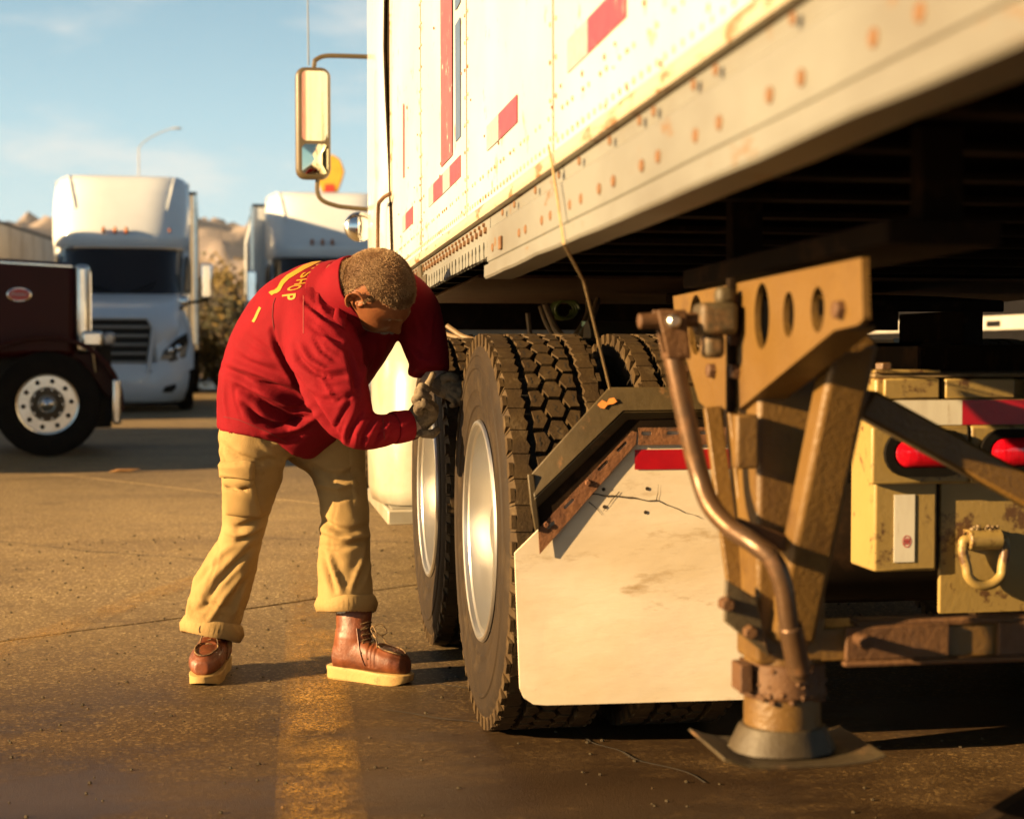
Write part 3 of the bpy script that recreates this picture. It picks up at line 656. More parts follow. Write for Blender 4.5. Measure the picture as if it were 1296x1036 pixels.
# braces between the two legs
a = onY(1092, 509, LY+.03); b = onY(1296, 620, LY+.03); d = (b-a); b = a+d*((2.72-a.x)/d.x)
c = Vector((a.x, a.y+.07, b.z)); e = Vector((b.x, b.y+.07, a.z))
def angle_iron(a, b, w_=.062):
    return MB().beam(a, b, .006, w_, up=(0,0,1)).beam(a+Vector((0,.033,-w_/2)), b+Vector((0,.033,-w_/2)), .06, .006, up=(0,0,1))
G('cross_brace', MB().beam(a, b, .045, .050), M['gear_steel'], trailer, bevel=.006)
G('cross_brace', MB().beam(c, e, .040, .055), M['under_dark'], trailer, bevel=.006)
zt, zb = onY(1100, 785, LY-.06).z, onY(1100, 838, LY-.06).z
xa = onY(1066, 810, LY-.06).x
G('leg_tie', MB().box((LX+.05, LY-.055, zb+.004), (2.85, LY-.045, zt-.012)).box((LX+.05, LY-.0449, zt-.020), (2.85, LY+.04, zt-.012)), M['gear_steel'], trailer, bevel=.003)
mb = MB().box((xa, LY-.072, zb-.004), (2.6, LY-.0555, zb+.004)).box((xa+.004, LY-.066, zb+.0045), (onY(1200,800,LY-.06).x, LY-.0556, zt-.008)).box((onY(1262,800,LY-.06).x, LY-.066, zb+.0045), (2.6, LY-.0556, zt-.008)).box((LX+.11, LY-.060, zt-.011), (2.6, LY-.02, zt))
G('tie_channel', mb, M['gear_rust'], trailer, bevel=.003)
cb = onY(1087, 808, LY-.07)
G('tie_bolt', MB().lathe([(.02,.010),(-.02,.010),(-.021,.013),(-.034,.013),(-.036,.010),(-.036,0)], 'Y', 8, c=(cb.x, cb.y, cb.z)), M['gear_rust'], trailer, bevel=.002)
# cord hanging off the trailer side
def cs(px, z): return TM @ Vector((TX-.019, TX/math.tan(math.atan((px-648)/FPX)+YAW), z))
cp = [cs(708,1.432), cs(712,1.40), cs(719,1.33), cs(727,1.243), onY(739,356,2.95), onY(772,492,3.3)]
tag(obj('cord', MB().tube(cp, .0026, 8), M['cord']), 'thin tan cord hanging from the trailer rail down to the mud flap bracket', 'cord')
# ------------------------------------------------------------ the tractor coupled to the trailer
TCX = 1.85
tr = thing('semi_tractor', 'white semi tractor coupled under the trailer nose, white mud flap behind its dual wheels', 'truck', Matrix.Translation((TCX, 6.0, 0)))
def K(name, mb, m, par=None, **k): return obj(name, mb, M[m] if isinstance(m, str) else m, par or tr, None, **k)
def mirx(mb):
    n = MB(); n.v = [(2*TCX-v[0], v[1], v[2]) for v in mb.v]; n.f = list(mb.f); n.m = list(mb.m); return n
YB = 3.03
def Z(py, y=YB): return onY(1180, py, y).z
def X(px, y=YB): return onY(px, 570, y).x
for s in (-1, 1):
    K('frame_rail', MB().box((TCX+s*.43-.004, 3.2, .80), (TCX+s*.43+.004, 10.4, 1.02)).box((TCX+s*.43-.004, 3.2, .80), (TCX+s*.36, 10.4, .808)).box((TCX+s*.43-.004, 3.2, 1.012), (TCX+s*.36, 10.4, 1.02)), 'under_dark', smooth=0)
K('fifth_wheel', MB().prism([(TCX-.42,4.5,1.12),(TCX+.42,4.5,1.12),(TCX+.45,5.0,1.15),(TCX+.4,5.4,1.17),(TCX-.4,5.4,1.17),(TCX-.45,5.0,1.15)], (0,0,.035)).box((TCX-.45,4.7,1.02),(TCX-.38,5.2,1.13)).box((TCX+.38,4.7,1.02),(TCX+.45,5.2,1.13)), 'under_dark', bevel=.006)
for yy in (4.17, 5.40):
    K('axle_housing', MB().tube([(.95,yy,.525),(2.75,yy,.525)], .075, 14).ball((TCX,yy,.525),(.2,.2,.2),16,10), 'under_dark')
    K('air_spring', MB().lathe([(.64,.12),(.66,.135),(.72,.14),(.78,.135),(.8,.12)], 'Z', 20, c=(1.38,yy+.3,0)), 'black_rubber')
    K('torque_rod', MB().tube([(1.5,yy,.62),(1.6,yy-.5,.84)], .025, 8), 'under_dark')
for yy, sp in ((4.17, .02), (5.40, .07)):
    for xx, fl, ds in ((.737, False, 0), (1.085, True, .05), (2.615, False, .03), (2.963, True, .08)): wheel(tr, (xx, yy, .523), flip=fl, spin=sp+ds)
K('brake_drum', MB().lathe([(1.28,.2),(1.10,.205),(1.08,.16),(1.08,0)], 'X', 28, c=(0,4.17,.523)).lathe([(1.28,.2),(1.10,.205),(1.08,.16),(1.08,0)], 'X', 28, c=(0,5.40,.523)), 'under_dark')
# ---- rear light bar and its boxes
x0, x1 = onY(1107,600,YB).x, X(1187); z0, z1 = Z(722), Z(478)
lobe = MB().box((x0, YB, z0), (x1, YB+.13, z1))
K('light_box', lobe, 'tan_paint', bevel=.006); K('light_box', mirx(lobe), 'tan_paint', bevel=.006)
K('rear_plate', MB().box((x1+.012, YB+.012, Z(778)), (2*TCX-x1-.012, YB+.024, Z(480))), 'tan_paint', bevel=.003)
K('plate_joint', MB().box((x1-.002, YB+.02, z0), (x1+.014, YB+.05, z1)), 'crack_dark', smooth=0)
K('top_rail', MB().box((X(1116), YB-.012, Z(504)), (X(1187)-.003, YB-.001, Z(479))).box((X(1193), YB-.012, Z(504)), (X(1280), YB-.001, Z(479))).box((X(1294), YB-.012, Z(504)), (2*TCX-x0, YB-.001, Z(479))), 'tan_paint', bevel=.003)
# housing across the lamps
zt_, zb_ = Z(538), Z(611)
for xa_, xb_ in ((X(1098),X(1221)),(X(1223),X(1346)),(2*TCX-X(1346),2*TCX-X(1223)),(2*TCX-X(1221),2*TCX-X(1098))):
    K('lamp_housing', MB().box((xa_, YB-.022, zb_), (xb_, YB-.001, zt_)), 'tan_paint', bevel=.006, seg=3)
def stadium(hw, hh, n=10):
    pts = []
    for k in range(n+1): a = -math.pi/2+math.pi*k/n; pts.append((hw-hh+hh*math.cos(a), hh*math.sin(a)))
    for k in range(n+1): a = math.pi/2+math.pi*k/n; pts.append((-(hw-hh)+hh*math.cos(a), hh*math.sin(a)))
    return pts
def oval_ring(mb, cx, y, cz, o, i_, y2):
    A = stadium(*o); B = stadium(*i_); n = len(A); vs = []
    for P, yy in ((A, y+.014), (A, y), (B, y), (B, y2)): vs += [(cx+p[0], yy, cz+p[1]) for p in P]
    mb.add(vs, [(r*n+k, r*n+(k+1)%n, (r+1)*n+(k+1)%n, (r+1)*n+k) for r in range(3) for k in range(n)])
lz = Z(572)
for lx in (X(1166), X(1285), 2*TCX-X(1285), 2*TCX-X(1166)):
    g = MB(); oval_ring(g, lx, YB-.034, lz, (.091,.047), (.073,.030), YB-.023)
    gl = K('grommet', g, 'black_rubber')
    S = stadium(.073,.030,10); n = len(S); vs = []; fs = []
    for j, (sc_, dy) in enumerate(((1,0),(.93,-.009),(.75,-.014),(.4,-.017))): vs += [(lx+p[0]*sc_, YB-.024+dy, lz+p[1]*sc_) for p in S]
    vs.append((lx, YB-.042, lz)); fs = [(r*n+k, r*n+(k+1)%n, (r+1)*n+(k+1)%n, (r+1)*n+k) for r in range(3) for k in range(n)]+[(3*n+k, 3*n+(k+1)%n, 4*n) for k in range(n)]
    K('tail_lamp', MB().add(vs, fs), 'lens_red', gl, smooth=60)
# reflective strip above the lamps
tz0, tz1 = Z(537), Z(506)
K('reflective_strip', MB().box((X(1126), YB-.0165, tz0), (X(1213)-.0005, YB-.0145, tz1)), 'label_white', smooth=0)
K('reflective_strip', MB().box((X(1213), YB-.0165, tz0), (X(1390), YB-.0145, tz1)), 'red_bright', smooth=0)
K('reflective_strip', MB().box((X(1390)+.0005, YB-.0165, tz0), (X(1480), YB-.0145, tz1)), 'label_white', smooth=0)
K('strip_backing', MB().box((x0+.004, YB-.014, tz0-.001), (2*TCX-x0-.004, YB-.001, tz1+.001)), 'tan_paint', smooth=0)
# deck on top
dz = onY(1180,478,YB).z
K('deck_plate', MB().prism([(x0+.0, YB+.005, dz+.001), (2*TCX-x0, YB+.005, dz+.001), (2*TCX-x0-.05, YB+.42, dz+.001), (x0+.06, YB+.42, dz+.001)], (0,0,.008)), 'tan_top', bevel=.002)
K('deck_tab', MB().prism([(x0+.0,YB+.0,dz+.0095),(x0+.14,YB+.0,dz+.0095),(x0+.15,YB+.07,dz+.0095),(x0+.02,YB+.2,dz+.0095)], (0,0,.007)), 'tan_paint', bevel=.002)
K('deck_bolt', MB().lathe([(0,0),(0,.018),(.012,.018),(.014,.014),(.014,0)][::-1], 'Z', 6, c=(X(1130), YB+.05, dz+.017)), 'tan_paint', bevel=.001)
# sticker with a small red oval mark
sx0, sx1, sz0, sz1 = X(1132), X(1158), Z(710), Z(625)
lab = K('sticker', MB().box((sx0, YB-.0022, sz0), (sx1, YB-.0008, sz1)), 'label_white', smooth=0)
mk = MB(); cx, cz = X(1148), Z(684); E_ = ellipse(0,0,.0095,.0125,24); I_ = ellipse(0,0,.0078,.0105,24)
mk.add([(cx+a, YB-.0028, cz+b) for a, b in E_]+[(cx+a, YB-.0028, cz+b) for a, b in I_], [(k,(k+1)%24,24+(k+1)%24,24+k) for k in range(24)])
for (a, b, c_, d_) in ((-.005,-.006,-.0035,.006),(-.0008,-.007,.0008,.007),(.0035,-.006,.005,.006),(-.005,-.001,.005,.001)): mk.box((cx+a, YB-.0028, cz+b), (cx+c_, YB-.0024, cz+d_))
K('printed_mark', mk, 'label_red', lab, smooth=0)
# tow rings
for s in (0, 1):
    cx = X(1243) if not s else 2*TCX-X(1243)
    zc = Z(683); yy = YB-.012
    b = K('ring_clamp', MB().lathe([(-.036,.0),(-.036,.021),(.036,.021),(.036,0)], 'X', 20, c=(cx, yy, zc)).cbox((cx, yy+.012, zc), (.072,.022,.042)), 'tan_paint', bevel=.003)
    pts = [(cx-.045, yy, zc-.004)]; w_ = .041
    pts += [(cx-w_-.004, yy-.002, zc-.03), (cx-w_+.002, yy-.005, zc-.055)]
    for k in range(1, 8): a = math.pi+math.pi*k/8; pts.append((cx+.040*math.cos(a), yy-.006, zc-.057+.036*math.sin(a)))
    pts += [(cx+w_-.002, yy-.005, zc-.055), (cx+w_+.004, yy-.002, zc-.03), (cx+.045, yy, zc-.004)]
    pts = [(cx-.02, yy, zc)]+[(cx-.036, yy, zc)]+pts+[(cx+.036, yy, zc), (cx+.02, yy, zc)]
    K('tow_ring', MB().tube(pts, .0105, 12, smooth=4), 'tan_paint', b)
random.seed(5); wl = MB()
for k in range(22): wl.ball((X(1228)+random.uniform(0,.062), YB-.010+random.uniform(-.006,.006), Z(669)+random.uniform(-.004,.004)), random.uniform(.003,.006), 6, 4)
K('weld_bead', wl, 'tan_top')
# ---- mud flap and its bent hanger
YF = 3.585
fp = [(652,700),(688,664),(700,600),(730,545),(1010,545),(1006,884),(943,884.5),(692,893),(676,892),(664,884),(659,872)]
P = [onY(a, b, YF) for a, b in fp]
# gridded sheet with slight waves so it is not a ruler flat card
def sheet(poly, y, th, wav):
    bm = bmesh.new(); vs = [bm.verts.new((p.x, y, p.z)) for p in poly]; f = bm.faces.new(vs)
    bmesh.ops.triangulate(bm, faces=[f])
    bmesh.ops.subdivide_edges(bm, edges=bm.edges[:], cuts=10, use_grid_fill=True)
    for v in bm.verts: v.co.y = y+wav(v.co.x, v.co.z)
    r = bmesh.ops.extrude_face_region(bm, geom=bm.faces[:]); 
    for g_ in r['geom']:
        if isinstance(g_, bmesh.types.BMVert): g_.co.y += th
    bm.verts.index_update(); m_ = MB().add([v.co.copy() for v in bm.verts], [tuple(v.index for v in f_.verts) for f_ in bm.faces]); bm.free(); return m_
flap = K('mud_flap', sheet(P, YF, .008, lambda x, z: (.012*math.sin((x-.6)*4.2+2.2)*(.9-z) - .010*noise.noise(Vector((x*3, z*3, 0)))*(.9-z) + .012*(.8-z)**2)*max(0,min(1,(.80-z)/.25))), 'flap_white')
def fy(x, z): return YF+(.012*math.sin((x-.6)*4.2+2.2)*(.9-z) - .010*noise.noise(Vector((x*3, z*3, 0)))*(.9-z) + .012*(.8-z)**2)*max(0,min(1,(.80-z)/.25))
a, b = onY(803,594,YF), onY(985,567,YF)
n = 12; vs = []
for i in range(n+1):
    x = a.x+(b.x-a.x)*i/n
    for z in (a.z, b.z): vs.append((x, fy(x, z)-.0022, z))
K('flap_tape', MB().add(vs, [(2*i,2*i+1,2*i+3,2*i+2) for i in range(n)]), 'red_bright', flap, smooth=0)
def crackline(pts, wd):
    P = [onY(p[0], p[1], YF) for p in pts]; Q = []
    for i in range(len(P)-1):
        for k in range(6): Q.append(P[i].lerp(P[i+1], k/6))
    Q.append(P[-1]); n = len(Q); m_ = MB(); vs = []
    for i, p in enumerate(Q):
        t = (Q[min(i+1,n-1)]-Q[max(i-1,0)]).normalized(); nn = Vector((-t.z,0,t.x)); ww = wd*(1-i/n*.75)*(.7+.6*abs(noise.noise(p*30)))
        p = p+nn*noise.noise(p*40)*.004
        for s in (-1, 1): q = p+nn*s*ww; vs.append((q.x, fy(q.x, q.z)-.0016, q.z))
    return m_.add(vs, [(2*i,2*i+1,2*i+3,2*i+2) for i in range(n-1)])
K('flap_crack', crackline([(748,626),(775,627),(800,629),(820,634),(831,633),(850,641),(868,648),(888,655)], .0022), 'crack_dark', flap, smooth=0)
K('flap_crack', crackline([(831,633),(834,625),(833,612)], .001), 'crack_dark', flap, smooth=0)
K('flap_crack', crackline([(745,635),(755,644),(762,652)], .0013), 'crack_dark', flap, smooth=0)
K('flap_crack', crackline([(784,622),(774,633),(763,646)], .0016), 'crack_dark', flap, smooth=0)
for (p, q) in ((764,619),(765,641),(819,618),(817,648)):
    c = onY(p, q, YF); yy = fy(c.x, c.z)
    K('flap_hole', MB().lathe([(-.0016,0),(-.0016,.0042),(.0,.0045)], 'Y', 12, c=(c.x, yy, c.z)), 'crack_dark', flap, smooth=0)
# hanger profile: olive front lip, web coloured dark for the shade of its recess, rusty clamp strip with slots
def slab_(pts, y, th): return MB().prism([onY(p, q, y) for p, q in pts], (0, th, 0))
HY = 3.566
def loft(pa, ya, pb, yb, th=.006):
    """plate between an edge at depth ya and an edge at depth yb"""
    A = [onY(p, q, ya) for p, q in pa]; B = [onY(p, q, yb) for p, q in pb]; n = len(A); m_ = MB()
    vs = A+B; off = Vector((0, th, 0)); vs = vs+[v+off for v in vs]; fs = []
    for i in range(n-1): fs += [(i,i+1,n+i+1,n+i), (2*n+i,3*n+i,3*n+i+1,2*n+i+1), (i,2*n+i,2*n+i+1,i+1), (n+i,n+i+1,3*n+i+1,3*n+i)]
    fs += [(0,n,3*n,2*n), (n-1,3*n-1,4*n-1,2*n-1)]
    return m_.add(vs, fs)
h = K('flap_hanger', loft([(673,599),(771,490),(1010,489)], HY+.018, [(676,630),(789,520),(1010,517)], HY), 'bracket_olive', bevel=.002)
K('hanger_lip', loft([(676,631),(789,521),(1010,518)], HY+.001, [(681,642),(795,531),(1010,525)], HY+.010), 'bracket_olive', h, bevel=.002)
K('hanger_web', loft([(679,622),(785,512),(1010,510)], HY+.012, [(684,668),(806,546),(1010,541)], HY+.013), 'under_dark', h, smooth=0)
K('hanger_end', MB().prism([onY(668,600,HY+.004), onY(676,600,HY+.004), onY(683,668,HY+.004), onY(678,672,HY+.004), onY(672,640,HY+.004)], (0,.012,0)), 'bracket_olive', h, bevel=.002)
def strip(outer, slots, y, th):
    o2 = [(onY(p, q, y).x, onY(p, q, y).z) for p, q in outer]; hs = []
    for (cx, cy, ang_, hl, hw) in slots:
        c = onY(cx, cy, y); S = stadium(hl, hw, 5); ca, sa = math.cos(ang_), math.sin(ang_); hs.append([(c.x+p*ca-q*sa, c.z+p*sa+q*ca) for p, q in S])
    Mx = Matrix(((1,0,0,0),(0,0,-1,y),(0,1,0,0),(0,0,0,1))); return MB().cut2d(o2, hs, th, Mx)
SL = math.atan2(1, 1.05)
K('clamp_strip', strip([(681,669),(683,701),(804,562),(806,547),(800,545)], [(787,565,SL,.016,.004),(763,589,SL,.016,.004),(720,637,SL,.016,.004),(697,664,SL,.012,.004)], YF-.006, .003), 'bracket_rust', h, bevel=.001)
K('clamp_strip', strip([(808,541),(808,563),(1010,561),(1010,539)], [(818,548,0,.013,.0045),(852,547.5,0,.016,.0045),(892,547,0,.013,.0045),(930,546,0,.013,.0045)], YF-.006, .003), 'bracket_rust', h, bevel=.001)
K('hanger_arm', MB().box((onY(1000,500,HY+.05).x, HY+.02, onY(1000,520,3.6).z), (1.43, HY+.09, onY(1000,489,3.6).z)), 'bracket_olive', h, bevel=.003)
for (p, q) in ((745,611),(692,664)):
    c = onY(p, q, YF-.015); K('clamp_bolt', MB().lathe([(.01,.008),(.004,.008),(.002,.006),(.002,0)], 'Y', 6, c=(c.x, c.y, c.z)), 'bracket_rust', h, bevel=.001)
# old orange paint scraped on the bend
c = [onY(p, q, HY+.010) for p, q in ((757,513),(763,505),(771,508),(777,502),(784,507),(777,513),(770,512),(765,519))]
t0 = onY(770,505,HY+.018)
def on_olive(px, py):
    # front face plane of the slanted lip
    A = onY(673,599,HY+.018); B = onY(771,490,HY+.018); Cc = onY(789,520,HY); nn = (B-A).cross(Cc-A).normalized(); d = ray(px, py); t = (A-CO).dot(nn)/d.dot(nn); return CO+d*(t*.9985)
K('paint_scrape', MB().add([on_olive(p, q) for p, q in ((756,512),(762,506),(768,509),(771,504),(777,503),(781,508),(776,511),(769,512),(765,517),(760,516))], [tuple(range(10))]), 'orange_spot', h, smooth=0)
# right flap, hidden side
K('mud_flap', MB().box((2*TCX-1.22, YF, .19), (2*TCX-.61, YF+.008, .86)), 'flap_white')
sx_l = .555
# ---- hoses and oddments behind the cab
def hose(pts, r, m, n='air_hose'): return K(n, MB().tube(pts, r, 8, smooth=5), m)
def B_(px, py, y): return onY(px, py, y)
hose([B_(690,384,5.9),B_(697,402,5.9),B_(706,420,5.8),B_(722,430,5.75),B_(738,412,5.8),B_(745,394,5.9),B_(745,380,5.95)], .014, 'hose_tan')
hose([B_(684,388,6.1),B_(692,410,6.05),B_(705,432,6.0)], .010, 'hose_tan')
hose([B_(757,379,5.8),B_(750,400,5.75),B_(738,420,5.7),B_(722,438,5.7)], .012, 'hose_tan')
hose([B_(668,396,6.2),B_(671,425,6.2)], .010, 'hose_tan')
hose([B_(566,412,6.0),B_(585,425,5.95),B_(600,430,5.9)], .010, 'hose_tan'); hose([B_(552,418,6.1),B_(580,427,6.0),B_(598,425,6.0)], .008, 'hose_tan')
pts = []
for k in range(40): a = 2*math.pi*k/13; c = B_(719,391,6.0); pts.append((c.x+.045*math.cos(a), 6.0+k*.004, c.z+.035*math.sin(a)))
hose(pts, .0065, 'hose_green', 'coiled_hose')
c = B_(746,422,5.75); K('extender_gap_shade', MB().box((sx_l+.020, 6.30, 1.22), (sx_l+.024, 7.5, 4.0)), 'under_dark', smooth=0)  # dark sheet added to stand for the shade inside the extender gap
for s_ in (-1, 1):
    K('shock_absorber', MB().tube([(TCX+s_*.36,3.62,.50),(TCX+s_*.40,3.72,.92)], .035, 12), 'under_dark')
    K('brake_chamber', MB().lathe([(-.08,.0),(-.08,.075),(0,.082),(.08,.075),(.08,0)], 'Y', 18, c=(TCX+s_*.52,3.86,.56)), 'under_dark')
for yy_, zz_ in ((3.48,.56),(3.80,.50)):
    K('air_tank', MB().lathe([(1.20,0),(1.21,.10),(1.24,.135),(2.46,.135),(2.49,.10),(2.50,0)], 'X', 24, c=(0,yy_,zz_)), 'under_dark')  # dark tanks added to cover bright ground where deep shade belongs
K('suspension_crossmember', MB().box((TCX-.36,3.60,.50),(TCX+.36,3.66,.86)), 'under_dark', bevel=.01)
K('fluid_reservoir', MB().lathe([(-.05,0),(-.05,.035),(.01,.037),(.02,.03),(.026,.022),(.026,.03),(.045,.03),(.045,0)], 'Z', 18, c=(c.x,c.y,c.z)), 'bottle_green')
c = B_(777,420,5.6); K('air_tank', MB().tube([(c.x-.1,c.y,c.z-.03),(c.x+.5,c.y,c.z-.03)], .07, 18), 'gear_grey')
K('catwalk', MB().box((1.0,5.95,.93),(2.7,6.5,.96)), 'under_dark', smooth=0)
# ---- cab: sleeper body, side extender, fairings, hood
sx = .555
def side_extrude(prof, x0, x1): return MB().prism([(x0, y, z) for y, z in prof], (x1-x0,0,0))
body = [(7.15,.95),(9.75,.95),(9.75,2.05),(9.35,2.75),(9.1,3.1),(8.2,4.02),(7.15,4.08)]
cab = K('cab_body', side_extrude(body, .80, 2*TCX-.80), 'cab_white', bevel=.08, seg=4)
K('cab_back_shade', MB().box((.66, 7.09, 1.1), (2*TCX-.66, 7.14, 3.95)), 'under_dark', cab, smooth=0)  # dark sheet that paints shade onto the white cab back
# side extender: thin panel from the cab corner back towards the trailer, dark rubber trailing edge that waves
EZ = [(1.2,6.27),(1.4,6.28),(1.73,6.37),(2.04,6.52),(2.25,6.60),(2.5,6.55),(3,6.4),(4.06,6.35)]
def wav(z): return float(np.interp(z, [p[0] for p in EZ], [p[1] for p in EZ]))
mb = MB(); vs = []; n = 48
for i in range(n+1):
    z = 1.20+2.85*i/n; e_ = wav(z)
    for (x, y) in ((sx+.010, e_), (sx+.004, e_-.004), (sx, e_+.01), (sx-.004, 6.9), (sx+.0, 7.4), (sx+.02, 7.6), (sx+.10,7.7), (sx+.12,7.66), (sx+.014,7.4), (sx+.010, 6.9)): vs.append((x, y, z))
k = 10; mb.add(vs, [(i*k+j, i*k+(j+1)%k, (i+1)*k+(j+1)%k, (i+1)*k+j) for i in range(n) for j in range(k)]+[tuple(range(k)), tuple(n*k+j for j in range(k))])
ext = K('side_extender', mb, 'cab_white'); K('side_extender', mirx(mb), 'cab_white')
mb = MB(); vs = []
for i in range(n+1):
    z = 1.22+2.81*i/n; e_ = wav(z)-.007
    for (x, y) in ((sx+.0045, e_), (sx+.0105, e_+.003), (sx+.0125, e_-.02), (sx+.008, e_-.02)): vs.append((x, y, z))
k = 4; mb.add(vs, [(i*k+j, i*k+(j+1)%k, (i+1)*k+(j+1)%k, (i+1)*k+j) for i in range(n) for j in range(k)]+[tuple(range(k)), tuple(n*k+j for j in range(k))])
K('rubber_edge', mb, 'under_dark', ext)
# grab handle on the extender
c0, c1 = onX(484,264,sx-.03), onX(481,330,sx-.03)
c0 = onX(480,264,sx-.03); K('grab_handle', MB().tube([(sx,c0.y-.16,1.62),(sx-.03,c0.y-.1,1.60),(sx-.035,c0.y,1.55),(sx-.035,c0.y,1.2),(sx-.03,c0.y-.05,1.14),(sx,c0.y-.1,1.12)], .008, 10, smooth=4), 'gear_rust', ext)
# roof fairing gusset and hood
K('roof_fairing', side_extrude([(7.2,4.0),(8.25,4.0),(8.0,4.12),(7.2,4.18)], .75, 2*TCX-.75), 'cab_white', bevel=.05, seg=3)
hood = [(9.76,.62),(12.1,.55),(12.2,.9),(12.1,1.45),(11.4,1.78),(9.76,1.98)]
K('hood', side_extrude(hood, .98, 2*TCX-.98), 'cab_white', bevel=.12, seg=4)
K('windshield', MB().prism([(.92,9.762,2.04),(2*TCX-.92,9.762,2.04),(2*TCX-.95,9.385,2.74),(.95,9.385,2.74)], (0,.01,.004)), 'under_dark')
K('bumper', MB().box((.72,12.0,.3),(2*TCX-.72,12.32,.72)), 'chrome', bevel=.05, seg=3)
for s in (0, 1):
    xx = .92 if not s else 2*TCX-.92
    wheel(tr, (xx, 11.25, .523), flip=bool(s), spin=.3)
    fd = MB().prism([(xx-.16, 11.25+.66*math.cos(a), .5+.64*math.sin(a)) for a in [math.pi*k/12 for k in range(13)]]+[(xx-.16, 11.25+.6*math.cos(a), .5+.58*math.sin(a)) for a in [math.pi*k/12 for k in range(12,-1,-1)]], (.34,0,0))
    K('fender', fd, 'cab_white')
# chassis skirt with a moulded return at its rear end, and the step plate below it
mb = MB(); vs = []
sec = [(sx+.35, 8.6), (sx+.06, 7.75), (sx+.0, 6.95), (sx+.02, 6.72), (sx+.08, 6.60), (sx+.18, 6.56), (sx+.30, 6.56)]
lv = [(.36,0,0),(.42,-.015,0),(.62,-.02,0),(.75,0,.01),(.86,.0,.03),(.95,.01,.05),(1.06,.02,.12)]
for z, ox, oy in lv:
    for i, (x, y) in enumerate(sec): vs.append((x+ox*(1 if i < 5 else .3), y+oy*(1 if i > 2 else 0), z))
k = len(sec); mb.add(vs, [(i*k+j, i*k+j+1, (i+1)*k+j+1, (i+1)*k+j) for i in range(len(lv)-1) for j in range(k-1)])
mb2 = MB().add([v for v in mb.v], mb.f)
sk = K('chassis_skirt', mb, 'skirt_white', smooth=50); sol = sk.modifiers.new('solid', 'SOLIDIFY'); sol.thickness = .02; sol.offset = 1
sk2 = K('chassis_skirt', mirx(mb), 'skirt_white', smooth=50)
K('skirt_step', MB().prism([(sx+.01,6.5,.285),(sx+.55,6.5,.285),(sx+.55,8.4,.285),(sx+.01,7.6,.285)], (0,0,.062)), 'skirt_white', sk, bevel=.008)
tr_ = MB()
for k in range(14): tr_.box((sx+.03, 6.52+k*.05, .3475), (sx+.2, 6.545+k*.05, .3525))
K('step_tread', tr_, 'skirt_white', sk, smooth=0)
K('skirt_crease', MB().tube([(sx+.235,6.548,.40),(sx+.20,6.553,.58),(sx+.16,6.56,.70),(sx+.17,6.60,.90),(sx+.23,6.65,1.12)], .014, 8, smooth=5), 'skirt_white', sk)
K('skirt_recess', MB().prism([(sx+.05,6.59,.50),(sx+.15,6.56,.53),(sx+.15,6.562,.62),(sx+.05,6.61,.60)], (0,-.006,0)), 'skirt_white', sk, bevel=.003)
K('fuel_tank', MB().tube([(.95,7.0,.62),(.95,9.6,.62)], .30, 28), 'chrome')
# ---- west coast mirror on its tube bracket, small round mirror beneath, whip aerial
MY = 8.45; def_ = lambda px, py: onY(px, py, MY)
a, b = def_(374,84), def_(419,226); cx, cz = (a.x+b.x)/2, (a.z+b.z)/2; hw, hh = (b.x-a.x)/2, (a.z-b.z)/2
def rrect(hw, hh, r, n=5):
    P = []
    for (sx_, sz_, a0) in ((1,-1,-90),(1,1,0),(-1,1,90),(-1,-1,180)):
        for k in range(n+1): t = rad(a0+90*k/n); P.append((sx_*(hw-r)+r*math.cos(t), sz_*(hh-r)+r*math.sin(t)))
    return P
def shell(P, y0, y1, q, nm, m, par): return K(nm, MB().prism([(cx+p[0], y0, cz+p[1]) for p in P], (0, y1-y0, 0)), m, par, bevel=q, seg=3)
mir = K('side_mirror', MB().prism([(cx+p[0], MY, cz+p[1]) for p in rrect(hw, hh, .05)], (0,.11,0)), 'mirror_shell', bevel=.02, seg=3)
RM = Matrix.Translation((cx,MY,cz)) @ Matrix.Rotation(rad(-6),4,'Z') @ Matrix.Translation((-cx,-MY,-cz))
zs = def_(397,181).z
g1 = [(-hw+.030, zs-cz+.006), (hw-.012, zs-cz+.006)]
def glass(z0, z1, tilt, nm, yaw=0):
    P = [(cx+p[0]+.008, MY-.002, (z0+z1)/2+p[1]) for p in rrect(hw-.024, (z1-z0)/2, .025)]
    mx = Matrix.Translation((cx,MY,(z0+z1)/2)) @ Matrix.Rotation(rad(yaw),4,'Z') @ Matrix.Rotation(rad(tilt),4,'X') @ Matrix.Translation((-cx,-MY,-(z0+z1)/2))
    return obj(nm, MB().add([mx @ Vector(p) for p in P], [tuple(range(len(P)))]).add([mx @ (Vector(p)+Vector((0,.012,0))) for p in P], [tuple(range(len(P)))]), M['mirror_glass'], mir, None, smooth=0)
glass(zs+.012, cz+hh-.022, .3, 'mirror_glass', 1.0)
zc2 = (zs-.006+cz-hh+.022)/2; P2 = rrect(hw-.024, (zs-.006-(cz-hh+.022))/2, .025)
vs = [(cx+p[0]+.008, MY-.003, zc2+p[1]) for p in P2]; n = len(vs); vs += [(cx+p[0]*.6+.008, MY-.010, zc2+p[1]*.6) for p in P2]+[(cx+.008, MY-.013, zc2)]
K('wide_angle_glass', MB().add(vs, [(k,(k+1)%n,n+(k+1)%n,n+k) for k in range(n)]+[(n+k,n+(k+1)%n,2*n) for k in range(n)]), 'mirror_glass', mir, smooth=80)
K('mirror_arm', MB().tube([(cx+.005,MY+.05,cz+hh-.01), (cx+.01,MY+.05,cz+hh+.03), (def_(400,74).x,MY+.05,def_(400,74).z), (def_(412,69).x,MY+.05,def_(412,69).z), (def_(440,69).x,MY+.05,def_(440,69).z), (.82,MY+.06,def_(440,69).z)], .0125, 10, smooth=5), 'mirror_shell', mir)
